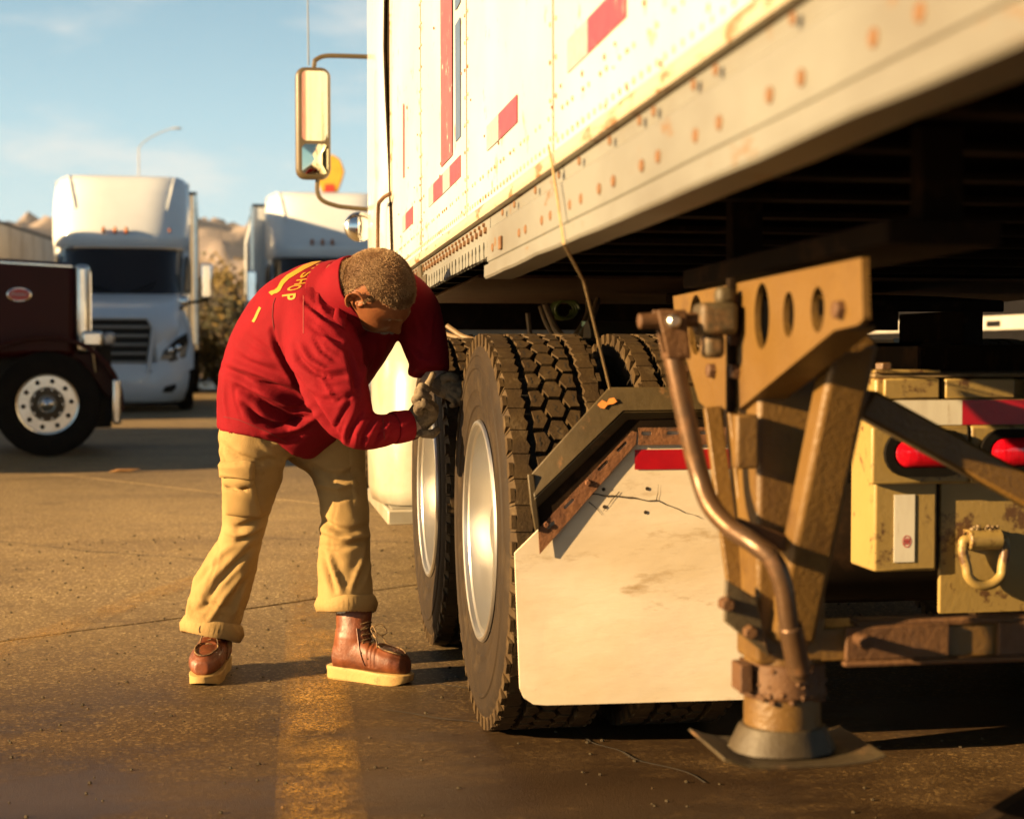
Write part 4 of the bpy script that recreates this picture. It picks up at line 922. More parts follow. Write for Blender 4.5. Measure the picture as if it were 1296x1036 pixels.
K('mirror_arm', MB().tube([(def_(403,222).x,MY+.05,cz-hh+.01), (def_(402,240).x,MY+.05,def_(402,240).z), (def_(408,252).x,MY+.05,def_(408,252).z), (def_(425,259).x,MY+.05,def_(425,259).z), (def_(445,262).x,MY+.05,def_(445,262).z), (.82,MY+.06,def_(466,267).z)], .0125, 10, smooth=5), 'mirror_shell', mir)
c = onY(452,287,MY+.1)
K('round_mirror', MB().ball((c.x+.01,c.y,c.z), (.080,.040,.080), 28, 16), 'chrome'); K('round_mirror_arm', MB().tube([(c.x,c.y+.02,c.z),(.82,c.y+.1,c.z+.03)], .010, 8), 'mirror_shell')
c = def_(391,80)
K('aerial', MB().tube([(c.x,MY+.06,c.z), (c.x-.005,MY+.06,c.z+.6), (c.x-.012,MY+.06,c.z+1.6)], [.006,.004,.003], 6), M['stripe_blue'])
# ------------------------------------------------------------ background
M['maroon'] = mat('maroon_paint', (.045,.004,.004), .35, col2=(.035,.003,.003), sc=2, coat=.0, spec=.12)
M['dull_chrome'] = mat('dull_chrome', (.75,.74,.70), .22, 1.0, col2=(.65,.62,.56), sc=5)
M['truck_white'] = mat('truck_white', (.90,.94,.98), .28, col2=(.84,.88,.92), sc=1.5, coat=.5)
M['glass_dark'] = mat('glass_dark', (.012,.012,.014), .08, col2=(.02,.02,.02), sc=3)
M['plastic_black'] = mat('plastic_black', (.006,.005,.004), .5, col2=(.010,.008,.007), sc=5, spec=.2)
M['amber'] = mat('amber', (.55,.16,.03), .3, col2=(.45,.12,.02), sc=20)
M['headlamp'] = mat('headlamp', (.35,.37,.38), .1, .4, col2=(.12,.12,.13), sc=14, stretch=(1,1,3))
M['trailer_grey'] = mat('trailer_grey', (.42,.40,.36), .5, .1, col2=(.34,.31,.27), sc=1.2)
M['badge_red'] = mat('badge_red', (.45,.03,.03), .35); M['badge_white'] = mat('badge_white', (.6,.6,.6), .35)
CF = Matrix.Rotation(-YAW, 4, 'Z')              # x to the camera's right, y away from it
def ground_at(px, dep): v = CF @ Vector(((px-648)/FPX*dep, dep, 0)); return v
def frame(px, dep, turn=0): return Matrix.Translation(ground_at(px, dep)) @ CF @ Matrix.Rotation(rad(turn), 4, 'Z')
def steer_wheel(parent, F, c, facing=-1, r=.5):
    """wheel whose disc faces local -y; tyre, rim with ten holes, hub cap, nuts"""
    mb = MB()
    outer = ellipse(0, 0, .286, .286, 48); holes = [ellipse(.222*math.cos(a), .222*math.sin(a), .024, .024, 12) for a in [2*math.pi*k/10+.1 for k in range(10)]]
    Mx = Matrix(((1,0,0,c[0]),(0,0,-1,c[1]),(0,1,0,c[2]),(0,0,0,1)))
    Mx[1][3] = c[1]-.10
    mb.cut2d(outer, holes, .012, Mx)
    mb.lathe([(-.10,.286),(-.125,.292),(-.132,.288),(-.13,.280),(-.11,.274),(-.106,.27)], 'Y', 48, c=c)
    w_ = obj('wheel', mb, M['dull_chrome'], parent, F)
    obj('tyre', MB().lathe([(-.11,.29),(-.125,.33),(-.135,.40),(-.13,.46),(-.115,.495),(-.09,r),(.09,r),(.12,.48),(.135,.4),(.11,.29)], 'Y', 56, c=c).lathe([(.05,.286),(.05,0)], 'Y', 30, c=c), M['black_rubber'], w_, F)
    obj('hub', MB().lathe([(-.106,.165),(-.13,.155),(-.14,.12),(-.16,.11),(-.165,0)], 'Y', 32, c=c), M['gear_grey'], w_, F)
    obj('hub_cap', MB().lathe([(-.165,.085),(-.19,.08),(-.23,.045),(-.25,0)], 'Y', 24, c=c), M['chrome'], w_, F)
    nuts = [obj('nut', MB().lathe([(-.10,.016),(-.165,.016),(-.175,.008),(-.175,0)], 'Y', 6, c=(c[0]+.142*math.cos(a), c[1], c[2]+.142*math.sin(a))), M['dull_chrome'], w_, F) for a in [2*math.pi*k/10 for k in range(10)]]
# ---- maroon conventional truck at the left edge
D1 = 15.2; F1 = frame(60, D1, 15)
t1 = thing('maroon_truck', 'maroon conventional truck at the left edge, chrome nose and silver wheel with round holes', 'truck', F1)
def A(name, mb, m, par=None, **k): return obj(name, mb, M[m], par or t1, F1, **k)
def sideprism(poly, y0, y1): return MB().prism([(x, y0, z) for x, z in poly], (0, y1-y0, 0))
hd = A('hood', sideprism([(-3.1,1.93),(-.6,1.90),(.24,1.86),(.26,1.80),(.26,.95),(-.2,.95),(-1.1,.9),(-3.1,.9)], .02, 1.75), 'maroon', bevel=.07, seg=4)
A('hood_trim', MB().tube([(-3.1,.03,1.885),(-.6,.03,1.86),(.24,.03,1.82)], .018, 8), 'dull_chrome', hd)
bx, bz = (27-60)/132, (577-373)/132
bd = A('badge', MB().lathe([(0,0),(0,1),(-.012,1),(-.016,.93),(-.016,0)], 'Y', 36, M=Matrix.Translation((bx,.018,bz)) @ Matrix.Diagonal((.115,1,.068,1))), 'dull_chrome', hd)
A('badge_face', MB().lathe([(-.0165,0),(-.0165,.86),(-.0150,.87)], 'Y', 36, M=Matrix.Translation((bx,.018,bz)) @ Matrix.Diagonal((.115,1,.068,1))), 'badge_red', bd)
A('badge_script', MB().tube([(bx-.075,-.001,bz-.012),(bx-.06,-.001,bz+.024),(bx-.045,-.001,bz-.005),(bx-.03,-.001,bz+.01),(bx-.015,-.001,bz-.01),(bx,-.001,bz+.012),(bx+.015,-.001,bz-.01),(bx+.03,-.001,bz+.012),(bx+.045,-.001,bz-.01),(bx+.075,-.001,bz+.012)], .004, 6, smooth=3), 'badge_white', bd)
gs = A('radiator_shell', MB().box((.262,.03,.98), (.405,1.73,1.845)), 'dull_chrome', bevel=.05, seg=4)
for k in range(12): A('grille_bar', MB().box((.407,.2+k*.12,1.02),(.415,.22+k*.12,1.78)), 'chrome', gs, smooth=0)
# fender: swept arc with an outer lip
R1 = .70; arc = []
for k in range(25):
    a = rad(188-k*(188+6)/24); arc.append((R1*math.cos(a)*(1.0 if math.cos(a) > 0 else 1.25), .5+R1*math.sin(a)*.93))
inn = [(x*.955, .5+(z-.5)*.955) for x, z in arc]
poly = arc+inn[::-1]
fn = MB()
for i in range(24):
    q = [arc[i], arc[i+1], inn[i+1], inn[i]]; fn.prism([(x, -.14, z) for x, z in q], (0,.44,0))
A('fender', fn, 'maroon'); fn2 = MB(); fn2.v = [(v[0], v[1]+1.61, v[2]) for v in fn.v]; fn2.f = fn.f; fn2.m = fn.m; A('fender', fn2, 'maroon')
A('fender_lip', MB().tube([(x, -.15, z) for x, z in arc], .014, 8), 'maroon')
A('fender_panel', sideprism([(.26,1.14),(.30,1.12),(.46,1.02),(.60,.80),(.66,.55),(.55,.55),(.3,.9),(-.3,1.1)], .15, 1.6), 'maroon', bevel=.02)
A('wheel_arch_liner', MB().box((-.9,.32,.25), (.6,.36,1.1)), 'plastic_black', smooth=0)
steer_wheel(t1, F1, (0,.02,.5)); steer_wheel(t1, F1 , (0,1.9,.5))
A('axle', MB().tube([(0,.1,.48),(0,1.8,.48)], .06, 10), 'plastic_black')
hl = A('headlight', MB().box((.32,-.09,1.045), (.52,.12,1.20)), 'dull_chrome', bevel=.03, seg=3); A('headlight_lens', MB().box((.5205,-.075,1.06), (.635,.105,1.19)), 'headlamp', hl, bevel=.03, seg=3)
A('headlight_post', MB().tube([(.42,.05,1.05),(.45,.1,.8)], .02, 8), 'dull_chrome', hl)
A('bumper', MB().box((.60,-.17,.30), (.685,1.9,.74)), 'dull_chrome', bevel=.025, seg=3)
A('cab', sideprism([(-4.9,.7),(-3.1,.7),(-3.1,1.95),(-3.25,2.7),(-3.5,2.95),(-4.9,3.0)], -.25, 2.05), 'maroon', bevel=.08, seg=3)
A('side_window', sideprism([(-4.2,1.95),(-3.35,1.95),(-3.5,2.6),(-4.2,2.6)], -.255, -.2505), 'glass_dark', smooth=0)
A('windshield', MB().prism([(-3.09,-.15,1.97),(-3.09,1.95,1.97),(-3.24,1.95,2.68),(-3.24,-.15,2.68)], (.006,0,0)), 'glass_dark', smooth=0)
A('air_cleaner', MB().lathe([(1.2,0),(1.2,.17),(1.9,.17),(1.98,.12),(2.0,0)], 'Z', 24, c=(-2.95,-.2,0)), 'dull_chrome')
A('fuel_tank', MB().tube([(-5.4,-.05,.7),(-3.4,-.05,.7)], .3, 24), 'dull_chrome')
A('exhaust_stack', MB().tube([(-5.05,-.15,1.0),(-5.05,-.15,4.0)], .075, 14), 'dull_chrome')
A('frame', MB().box((-8.5,.45,.75),(-.3,.53,1.0)).box((-8.5,1.25,.75),(-.3,1.33,1.0)), 'plastic_black')
for xx in (-6.9,-8.1): steer_wheel(t1, F1, (xx,.0,.5)); steer_wheel(t1, F1, (xx,1.8,.5))

# ---- white aerodynamic trucks facing the camera
def lerp(a, b, t): return a+(b-a)*t
def white_truck(label, px, dep, turn, simple=False, trailer_off=0.0, sc=1.0):
    F = frame(px, dep, turn)
    t = thing('white_truck', label, 'truck', F, 'white long haul trucks parked nose out')
    def A(name, mb, m, par=None, **k):
        mb.v = [(v[0], v[1], v[2] if v[2] < 2 else 2+(v[2]-2)*1.13) for v in mb.v]
        return obj(name, mb, M[m], par or t, F, **k)
    # cross sections from the front: (y, z_bottom, z_top, half width)
    def shell(name, rows, m, **k):
        """rows: list of (y, z, halfwidth, round) profile from bottom-front up and back; surface lofted across"""
        mb = MB(); vs = []; n = 25
        for (y, z, hw, bow) in rows:
            for j in range(n):
                u = -1+2*j/(n-1); s_ = math.copysign(abs(math.sin(u*math.pi/2))**.9, u) if u else 0
                e = max(0, abs(u)-.55)/.45
                vs.append((hw*(s_*.6+u*.4), y+bow*(abs(u)**3.2), z - (.10*e**2.4 if z > 3.2 else 0)))
        mb.add(vs, [(i*n+j, i*n+j+1, (i+1)*n+j+1, (i+1)*n+j) for i in range(len(rows)-1) for j in range(n-1)])
        return A(name, mb, m, **k)
    rf = shell('roof_fairing', [(1.98,2.74,1.17,.55),(1.93,2.80,1.19,.55),(1.95,2.98,1.20,.6),(2.10,3.30,1.21,.6),(2.32,3.62,1.20,.55),(2.52,3.84,1.18,.5),(2.80,3.93,1.15,.3),(3.4,3.98,1.17,0),(4.9,4.0,1.18,0)], 'truck_white', smooth=60)
    A('sleeper_side', MB().prism([(1.19,2.9,.9),(1.19,4.95,.9),(1.19,4.95,3.9),(1.19,3.2,3.86),(1.19,2.65,2.8),(1.19,2.5,2.0)], (-.03,0,0)), 'truck_white')
    A('sleeper_side', MB().prism([(-1.19,2.9,.9),(-1.19,4.95,.9),(-1.19,4.95,3.9),(-1.19,3.2,3.86),(-1.19,2.65,2.8),(-1.19,2.5,2.0)], (.03,0,0)), 'truck_white')
    for s_ in (-1, 1): A('roof_flare', MB().tube([(s_*.80,2.2,3.35),(s_*.87,2.42,3.62),(s_*.93,2.75,3.86),(s_*1.0,3.5,3.95)], [.02,.035,.045,.04], 10, smooth=4, flat=.5), 'truck_white', rf)
    for q, xm in enumerate((-1.04,-.30,-.10,.09,.83)):
        A('marker_lamp', MB().ball((xm, 1.90+.6*abs(xm/1.2)**3.2, 3.0), (.035,.05,.06), 8, 6), 'amber', rf)
    ws = shell('windshield', [(1.30,1.98,1.02,.50),(1.55,2.25,1.03,.5),(1.97,2.735,1.05,.5)], 'glass_dark', smooth=60)
    for s_ in (-1, 1):
        A('door_pillar', MB().prism([(s_*1.035,1.84,1.95),(s_*1.19,2.5,1.95),(s_*1.19,2.75,2.86),(s_*1.07,2.5,2.76)], (-s_*.02,.02,0)), 'truck_white')
        A('side_glass', MB().prism([(s_*1.11,2.0,2.05),(s_*1.20,2.55,2.05),(s_*1.20,2.75,2.6),(s_*1.12,2.4,2.65)], (s_*.008,0,0)), 'glass_dark', smooth=0)
        A('wiper', MB().tube([(s_*.15,1.33,2.02),(s_*.6,1.42,2.18)], .012, 6), 'plastic_black', ws)
    hd = shell('hood', [(.10,.82,.92,.55),(.04,1.05,.98,.5),(.02,1.30,1.02,.5),(.05,1.46,1.02,.5),(.16,1.60,1.0,.5),(.5,1.78,1.0,.45),(1.0,1.93,1.02,.35),(1.45,2.02,1.04,.45)], 'truck_white', smooth=60)
    for s_ in (-1, 1):
        mb = MB(); sec = []
        for (x, y, z) in ((.62,.04,.85),(.78,.08,.95),(.90,.2,1.12),(.98,.38,1.32),(1.10,.65,1.42),(1.20,1.0,1.40),(1.22,1.5,1.22),(1.22,1.65,1.0)): sec.append((s_*x, y, z))
        low = [(s_*.70,.05,.55),(s_*.9,.10,.60),(s_*1.08,.25,.66),(s_*1.17,.42,.70),(s_*1.22,.62,.72),(s_*1.235,1.0,1.02),(s_*1.24,1.4,1.05),(s_*1.23,1.65,.9)]
        top = [(s_*.60,.10,1.30),(s_*.72,.16,1.45),(s_*.82,.4,1.58),(s_*.9,.7,1.68),(s_*1.0,1.1,1.74),(s_*1.08,1.4,1.72),(s_*1.1,1.7,1.6),(s_*1.12,1.8,1.4)]
        k = 8; mb.add(low+sec+top, [(r*k+j, r*k+j+1, (r+1)*k+j+1, (r+1)*k+j) for r in range(2) for j in range(k-1)])
        A('fender', mb, 'truck_white', smooth=60)
        hp = [(s_*.66,.078,.86),(s_*.73,.10,1.02),(s_*.93,.24,1.20),(s_*1.10,.50,1.30),(s_*1.13,.5,1.16),(s_*1.08,.36,.93),(s_*.86,.12,.86)]
        hl = A('headlight', MB().prism(hp, (0,-.035,.005)), 'headlamp', bevel=.01)
        A('bezel', MB().prism([(p[0]*1.012-s_*.003, p[1]-.004, 1.08+(p[2]-1.08)*1.10) for p in hp], (0,-.02,.0)), 'plastic_black', hl)
        for cx_ in (.84, .96): A('projector', MB().ball((s_*cx_, .07+.32*(cx_-.84)/.3, 1.02+.05*(cx_-.84)/.12), (.06,.05,.06), 12, 8), 'chrome', hl)
        A('fog_lamp', MB().prism([(s_*.70,.015,.33),(s_*.74,.02,.42),(s_*.92,.08,.47),(s_*.93,.08,.40),(s_*.86,.05,.33)], (0,-.02,0)), 'plastic_black')
        A('bumper_slot', MB().prism([(s_*.45,-.012,.52),(s_*.42,-.012,.66),(s_*.52,-.005,.70),(s_*.55,-.003,.60)], (0,-.02,0)), 'plastic_black')
        # door mirror and hood mirror
        mr = A('door_mirror', MB().box((s_*1.36,2.15,1.95), (s_*1.58,2.32,2.52)), 'chrome', bevel=.04, seg=3)
        A('mirror_arm', MB().beam((s_*1.15,2.5,1.88),(s_*1.5,2.25,1.93), .05, .05), 'plastic_black', mr)
        hm = A('hood_mirror', MB().ball((s_*1.05,1.0,1.86), (.11,.06,.10), 14, 8), 'chrome'); A('hood_mirror_arm', MB().beam((s_*.75,.75,1.55),(s_*1.06,1.03,1.80), .05, .07), 'plastic_black', hm)
    gr = A('grille', MB().prism([(-.45,.0,.50),(.38,.0,.50),(.55,-.0,1.40),(.46,.03,1.53),(-.46,.03,1.53),(-.55,-.0,1.40)][0:6], (0,.10,0)), 'plastic_black', bevel=.02)
    for k in range(6):
        zz = .66+k*.145; hw_ = .42+.09*(k/5); A('grille_bar', MB().prism([(-hw_,-.012,zz),(hw_,-.012,zz),(hw_,-.03,zz+.025),(-hw_,-.03,zz+.025)], (0,.02,.018)), 'trailer_grey', gr, smooth=0)
    A('grille_surround', MB().tube([(-.46,-.01,.47),(-.56,-.01,1.40),(-.47,.02,1.56),(.47,.02,1.56),(.56,-.01,1.40),(.46,-.01,.47)], .035, 8), 'truck_white', gr)
    bp = shell('bumper', [(.03,.16,1.0,.55),(-.03,.20,1.05,.5),(-.06,.40,1.12,.5),(-.05,.62,1.15,.5),(.0,.82,1.1,.5)], 'truck_white', smooth=60)
    A('air_dam', MB().box((-.95,.25,.10),(.95,.3,.17)), 'plastic_black')
    A('cab_floor', MB().box((-1.1,.5,.5),(1.1,4.8,.88)), 'plastic_black', smooth=0)
    for s_ in (-1, 1):
        w_ = A('wheel', MB().lathe([(-.11,.28),(-.12,.27),(-.02,.24),(-.02,0)], 'X', 30, c=(s_*1.08,1.25,.5)), 'dull_chrome')
        A('tyre', MB().lathe([(-.10,.28),(-.13,.33),(-.135,.42),(-.11,.49),(0,.5),(.11,.49),(.135,.42),(.13,.33),(.10,.28)], 'X', 36, c=(s_*1.08,1.25,.5)), 'black_rubber', w_)
        A('side_skirt', MB().box((s_*1.15,2.6,.3),(s_*1.18,6.6,1.0)), 'truck_white', bevel=.01)
    return t, F
def box_trailer_bg(label, px, dep, turn, y0, y1, W=1.3, H=4.1, m='trailer_grey', x0=0.0):
    F = frame(px, dep, turn); t = thing('box_trailer', label, 'trailer', F, None)
    A = lambda name, mb, mm, par=None, **k: obj(name, mb, M[mm], par or t, F, **k)
    A('body', MB().box((x0-W,y0,1.15),(x0+W,y1,H-.06)), m, bevel=.02)
    A('top_rail', MB().box((x0-W-.015,y0-.01,H-.0595),(x0+W+.015,y1,H)), 'plastic_black')
    A('bottom_rail', MB().box((x0-W-.012,y0-.01,1.05),(x0-W+.03,y1,1.149)).box((x0+W-.03,y0-.01,1.05),(x0+W+.012,y1,1.149)), 'trailer_grey')
    for yy in (y0+.02,):
        for s_ in (-1,1): A('corner_post', MB().box((x0+s_*W-.06,yy-.04,1.15),(x0+s_*W+.012,yy-.001,H-.06)), 'dull_chrome')
    for k in range(int((y1-y0)/1.2)):
        for s_ in (-1,1): A('side_post', MB().box((x0+s_*W,y0+.6+k*1.2,1.16),(x0+s_*(W+.012),y0+.66+k*1.2,H-.07)), m, smooth=0)
    for yy in (y1-1.5,y1-2.8):
        for s_ in (-1,1): A('wheel', MB().lathe([(-.25,.28),(-.25,.5),(.25,.5),(.25,.28),(.1,.2),(.1,0)], 'X', 28, c=(x0+s_*1.0,yy,.5)), 'black_rubber')
    for s_ in (-1,1): A('landing_leg', MB().box((x0+s_*.85-.06,y0+2.2,.3),(x0+s_*.85+.06,y0+2.34,1.1)), 'gear_grey')
    return t
D2 = 26.0
white_truck('white aerodynamic truck with black grille, parked nose out behind the maroon truck', 150, D2, 12)
box_trailer_bg('grey box trailer behind the white truck next to the maroon one', 150, D2, 11, 5.7, 15.5, 1.25, 4.2)
D3 = 29.0
white_truck('white aerodynamic truck mostly hidden by the bent man and the round mirror', 421, D3, 9)
box_trailer_bg('pale box trailer left of the half hidden white truck', 420, D3, 10.5, 5.2, 16, 1.3, 4.15, m='truck_white')
box_trailer_bg('grey box trailer cut off by the left edge of the photo', -84, 36, 4, 0, 14, 1.3, 4.05)
# two trailers parked further left, outside the picture, whose shadows fall across the lot
def off_trailer(label, x0, x1, y0, y1):
    t = thing('box_trailer', label, 'trailer', CF); A = lambda name, mb, mm: obj(name, mb, M[mm], t, CF)
    A('body', MB().box((x0,y0,1.15),(x1,y1,4.05)), 'truck_white'); A('chassis', MB().box((x0+.2,y0+.4,.35),(x1-.2,y1-.4,1.149)), 'plastic_black')
off_trailer('white box trailer beyond the left edge, beside the maroon truck', -23, -7.6, 11.4, 15.2)
off_trailer('white box trailer beyond the left edge, beside the white truck', -24, -9.9, 21.5, 26.5)
# far-side trailers glimpsed under the big one, painted black in place of shade
def far_trailer(label, Y0, Y1):
    FT = Matrix.Translation((7.4, 0, 0)); ft = thing('box_trailer', label, 'trailer', FT, None)
    def Bq(name, mb, m, **k): return obj(name, mb, M[m], ft, FT, **k)
    Bq('body', MB().box((0,Y0,1.36),(2.6,Y1,4.0)), 'plastic_black', smooth=0); Bq('bottom_rail', MB().box((-.012,Y0,1.22),(.04,Y1,1.359)).box((2.56,Y0,1.22),(2.612,Y1,1.359)), 'trailer_grey')
    k = Y0+.6
    while k < Y1-.5: Bq('rail_cutout', MB().box((-.016,k,1.25),(-.0125,k+.3,1.31)), 'plastic_black', smooth=0); k += .83
    for yy in (Y0+1.5,Y0+2.8):
        for xx in (.35, 2.25): Bq('wheel', MB().lathe([(-.28,.28),(-.28,.5),(.28,.5),(.28,.28),(.1,.2),(.1,0)], 'X', 28, c=(xx,yy,.5)), 'black_rubber')
    for xx in (.5,2.1): Bq('landing_leg', MB().box((xx-.06,Y1-2.6,.0),(xx+.06,Y1-2.48,1.3)), 'gear_grey')
    Bq('side_skirt', MB().box((.03,Y0+3.6,.22),(.06,Y1-.3,1.215)), 'plastic_black', smooth=0)
far_trailer('shade-blackened box trailer with pale bottom rail, glimpsed far off above the rear light bar', 5, 19)
far_trailer('shade-blackened box trailer with pale bottom rail, glimpsed far off above the rear tyres', 20, 34)

# ---- lamp post, pole sign
def pole_at(px, dep): return ground_at(px, dep)
p0 = pole_at(178, 60); FP = Matrix.Translation(p0) @ CF
lp = thing('street_lamp', 'thin street lamp with a curved arm above the white truck', 'street lamp', FP)
obj('pole', MB().tube([(0,0,0),(0,0,8.7)], [.035,.025], 10), M['trailer_grey'], lp, FP)
obj('arm', MB().tube([(0,0,8.68),(.25,0,8.95),(.8,0,9.25),(1.3,0,9.42)], .02, 8, smooth=4), M['trailer_grey'], lp, FP)
obj('lamp_head', MB().cbox((1.45,0,9.42), (.36,.14,.06)), M['trailer_grey'], lp, FP, bevel=.03)
dS = 90; pS = pole_at(418, dS); FS = Matrix.Translation(pS) @ CF
sg = thing('pole_sign', 'yellow and red shell shaped sign on a pole behind the side mirror', 'sign', FS)
M['sign_yellow'] = mat('sign_yellow', (.80,.47,.04), .4, col2=(.7,.4,.03), sc=2); M['sign_red'] = mat('sign_red', (.6,.05,.02), .4)
zc_ = 1+(445-222)/2000*dS
pts = [(-.45,-1.0)]+[(math.cos(rad(200-k*22))*(.80+.05*(k%2)), .15+math.sin(rad(200-k*22))*1.0) for k in range(11)]+[(.45,-1.0)]
obj('pole', MB().tube([(0,.2,0),(0,.2,zc_-1.1)], .18, 12), M['trailer_grey'], sg, FS)
obj('sign_panel', MB().prism([(x,0,zc_+z) for x, z in pts], (0,.3,0)), M['sign_yellow'], sg, FS, bevel=.04)
for k in range(0):
    a = rad(150-k*20); obj('sign_rib', MB().beam((.3*math.cos(a)*.3,-.02,zc_-.75), (.85*math.cos(a),-.02,zc_+.15+.8*math.sin(a)), .03, .05), M['sign_red'], sg, FS)
obj('sign_base', MB().prism([(-.30,-.03,zc_-.98),(.30,-.03,zc_-.98),(.26,-.03,zc_-.55),(-.26,-.03,zc_-.55)], (0,.02,0)), M['sign_red'], sg, FS)

# ---- rising scrubland, bushes, mountains
M['scrub_soil'] = mat('scrub_soil', (.17,.10,.05), .95, col2=(.10,.07,.035), sc=.22, amt=.9, dirt=(.055,.05,.022), dsc=.5, damt=.55, dsharp=.15, bump=.5, bsc=2)
def terr(x, y):
    t = max(0, min(1, (y-46)/55)); t = t*t*(3-2*t)
    return t*(5.2+.8*noise.noise(Vector((x*.02,y*.02,0)))) + t*1.1*noise.noise(Vector((x*.12,y*.12,3))) - .02 + (y-100)*.012*(y > 100)
mb = MB(); nx, ny = 120, 44; vs = []
for j in range(ny+1):
    y = 46+(j/ny)**1.6*500
    for i in range(nx+1):
        x = -260+i*(520/nx); vs.append((x, y, terr(x, y) if j else -.03))
mb.add(vs, [(j*(nx+1)+i, j*(nx+1)+i+1, (j+1)*(nx+1)+i+1, (j+1)*(nx+1)+i) for j in range(ny) for i in range(nx)])
struct('scrub_hillside', mb, M['scrub_soil'], F=CF, smooth=60)
mb = MB().add([(-2600,430,-1),(2600,430,-1),(2600,1700,-1),(-2600,1700,-1)], [(0,1,2,3)]); struct('desert_plain', mb, M['scrub_soil'], F=CF)
M['mountain_rock'] = mat('mountain_rock', (.36,.29,.26), .95, col2=(.25,.20,.18), sc=.01, amt=.7)
mb = MB(); nx, ny = 420, 40; vs = []
for j in range(ny+1):
    for i in range(nx+1):
        x = -1700+i*(3400/nx); v = j/ny; y = 1150+v*480
        ridge = 142+7*noise.noise(Vector((x*.0022+5.2,0,1)))+6*noise.noise(Vector((x*.012,0,4)))
        env = math.sin(min(1,v*1.55)*math.pi/2)**1.2
        q = Vector((x*.014, y*.010, 0)); rg = 0; am = 1
        for o_ in range(4): rg += am*(1-abs(noise.noise(q)*2)); q = q*2.05+Vector((7,3,1)); am *= .42
        vs.append((x, y, ridge*env*(.60+.22*rg) - 2))
mb.add(vs, [(j*(nx+1)+i, j*(nx+1)+i+1, (j+1)*(nx+1)+i+1, (j+1)*(nx+1)+i) for j in range(ny) for i in range(nx)])
struct('mountains', mb, M['mountain_rock'], F=CF, smooth=60)
# evening air: one closed box of thin haze round everything
hz = bpy.data.materials.new('haze_air'); hz.use_nodes = True; hn = hz.node_tree.nodes; hn.remove(hn['Principled BSDF'])
pv = hn.new('ShaderNodeVolumePrincipled'); pv.inputs['Density'].default_value = .00008; pv.inputs['Color'].default_value = (.93,.93,.93,1); pv.inputs['Anisotropy'].default_value = 0
hz.node_tree.links.new(pv.outputs[0], hn['Material Output'].inputs['Volume'])
tag(obj('haze', MB().box((-2700,-320,-6), (2700,1720,196)), hz, F=CF, smooth=0), 'thin evening haze over the desert lot', 'haze', kind='stuff')
M['leaf_a'] = mat('leaf_olive', (.16,.11,.02), .7, col2=(.22,.14,.03), sc=1.5); M['leaf_b'] = mat('leaf_orange', (.45,.25,.03), .7, col2=(.5,.30,.05), sc=1.5); M['leaf_c'] = mat('leaf_dark', (.045,.045,.014), .8, col2=(.07,.06,.02), sc=1.5)
M['twig'] = mat('twig', (.10,.065,.035), .9)
def bush(px, dep, w_, h_, label, seed, mats=('leaf_a','leaf_b','leaf_c'), n=900, z=None):
    random.seed(seed); g0 = ground_at(px, dep); lc = CF.inverted() @ g0; zz = terr(lc.x, lc.y) if lc.y > 46 else 0
    g0.z = zz if z is None else z; F = Matrix.Translation(g0)
    t = thing('bush', label, 'bush', F, 'desert bushes behind the lot')
    tw = MB()
    lumps = [(random.uniform(-.75,.75)*w_/2, random.uniform(-.4,.4)*w_/2, h_*random.uniform(.35,.78), random.uniform(.22,.36)*h_) for _ in range(9)]
    for (x, y, q, r) in lumps: tw.tube([(x*.2,y*.2,0),(x*.6,y*.6,q*.5),(x,y,q)], [.05,.03,.01], 5)
    obj('trunk', tw, M['twig'], t, F)
    cr = MB()
    for k in range(n):
        x, y, q, r = random.choice(lumps); d = Vector((random.gauss(0,1),random.gauss(0,1),random.gauss(0,1))).normalized()*r*random.uniform(.5,1.15)*1.25
        c = Vector((x,y,q))+d; c.z = max(.05, c.z); s_ = random.uniform(.05,.12)*h_*.55
        a = Vector((random.gauss(0,1),random.gauss(0,1),random.gauss(0,1))).normalized(); b = a.cross(Vector((random.random(),random.random(),random.random()+.1))).normalized()
        lit = (c-Vector((0,0,h_*.5))).dot(Vector((-1,-.2,.4))) ; cr.cur = random.choice((0,0,1,2)); 
        cr.add([c-a*s_, c+b*s_*.6, c+a*s_, c-b*s_*.6], [(0,1,2,3)])
    obj('crown', cr, [M[q] for q in mats], t, F, smooth=0)
bush(286, 41, 2.3, 1.55, 'orange green bush lit by the sun between the two white trucks', 1, ('leaf_b','leaf_a','leaf_b'), 1300)
bush(318, 44, 2.2, 1.3, 'low yellow bush right of the sunlit bush, left of the man', 2, ('leaf_b','leaf_b','leaf_a'), 800)
bush(270, 62, 4.5, 2.2, 'dark round bush on the slope above the sunlit bush', 3, ('leaf_c','leaf_a','leaf_c'), 1100)
bush(320, 78, 6, 2.4, 'dusty bush high on the slope under the mountains', 4, ('leaf_a','leaf_c','leaf_a'), 1000)
bush(30, 70, 7, 3, 'dark bush on the slope behind the left trucks', 6, ('leaf_c','leaf_c','leaf_a'), 900)
random.seed(21); sb_ = MB()
for k in range(1500):
    x = random.uniform(-70, 45); y = random.uniform(48, 170); s_ = random.uniform(.25,.8); z = terr(x, y)
    for q in range(7):
        a = Vector((random.gauss(0,1),random.gauss(0,1),abs(random.gauss(0,.8)))).normalized()*s_; b = Vector((random.gauss(0,1),random.gauss(0,1),random.gauss(0,1))).normalized()*s_*.4
        sb_.cur = random.choice((0,0,1,2)); o_ = Vector((x+random.gauss(0,.3)*s_,y+random.gauss(0,.3)*s_,z)); sb_.add([o_, o_+a*.6+b, o_+a, o_+a*.6-b], [(0,1,2,3)])
tag(obj('desert_scrub', sb_, [M['leaf_c'],M['leaf_a'],M['leaf_b']], None, CF, smooth=0), 'low dry scrub covering the slope behind the trucks', 'scrub', kind='stuff')
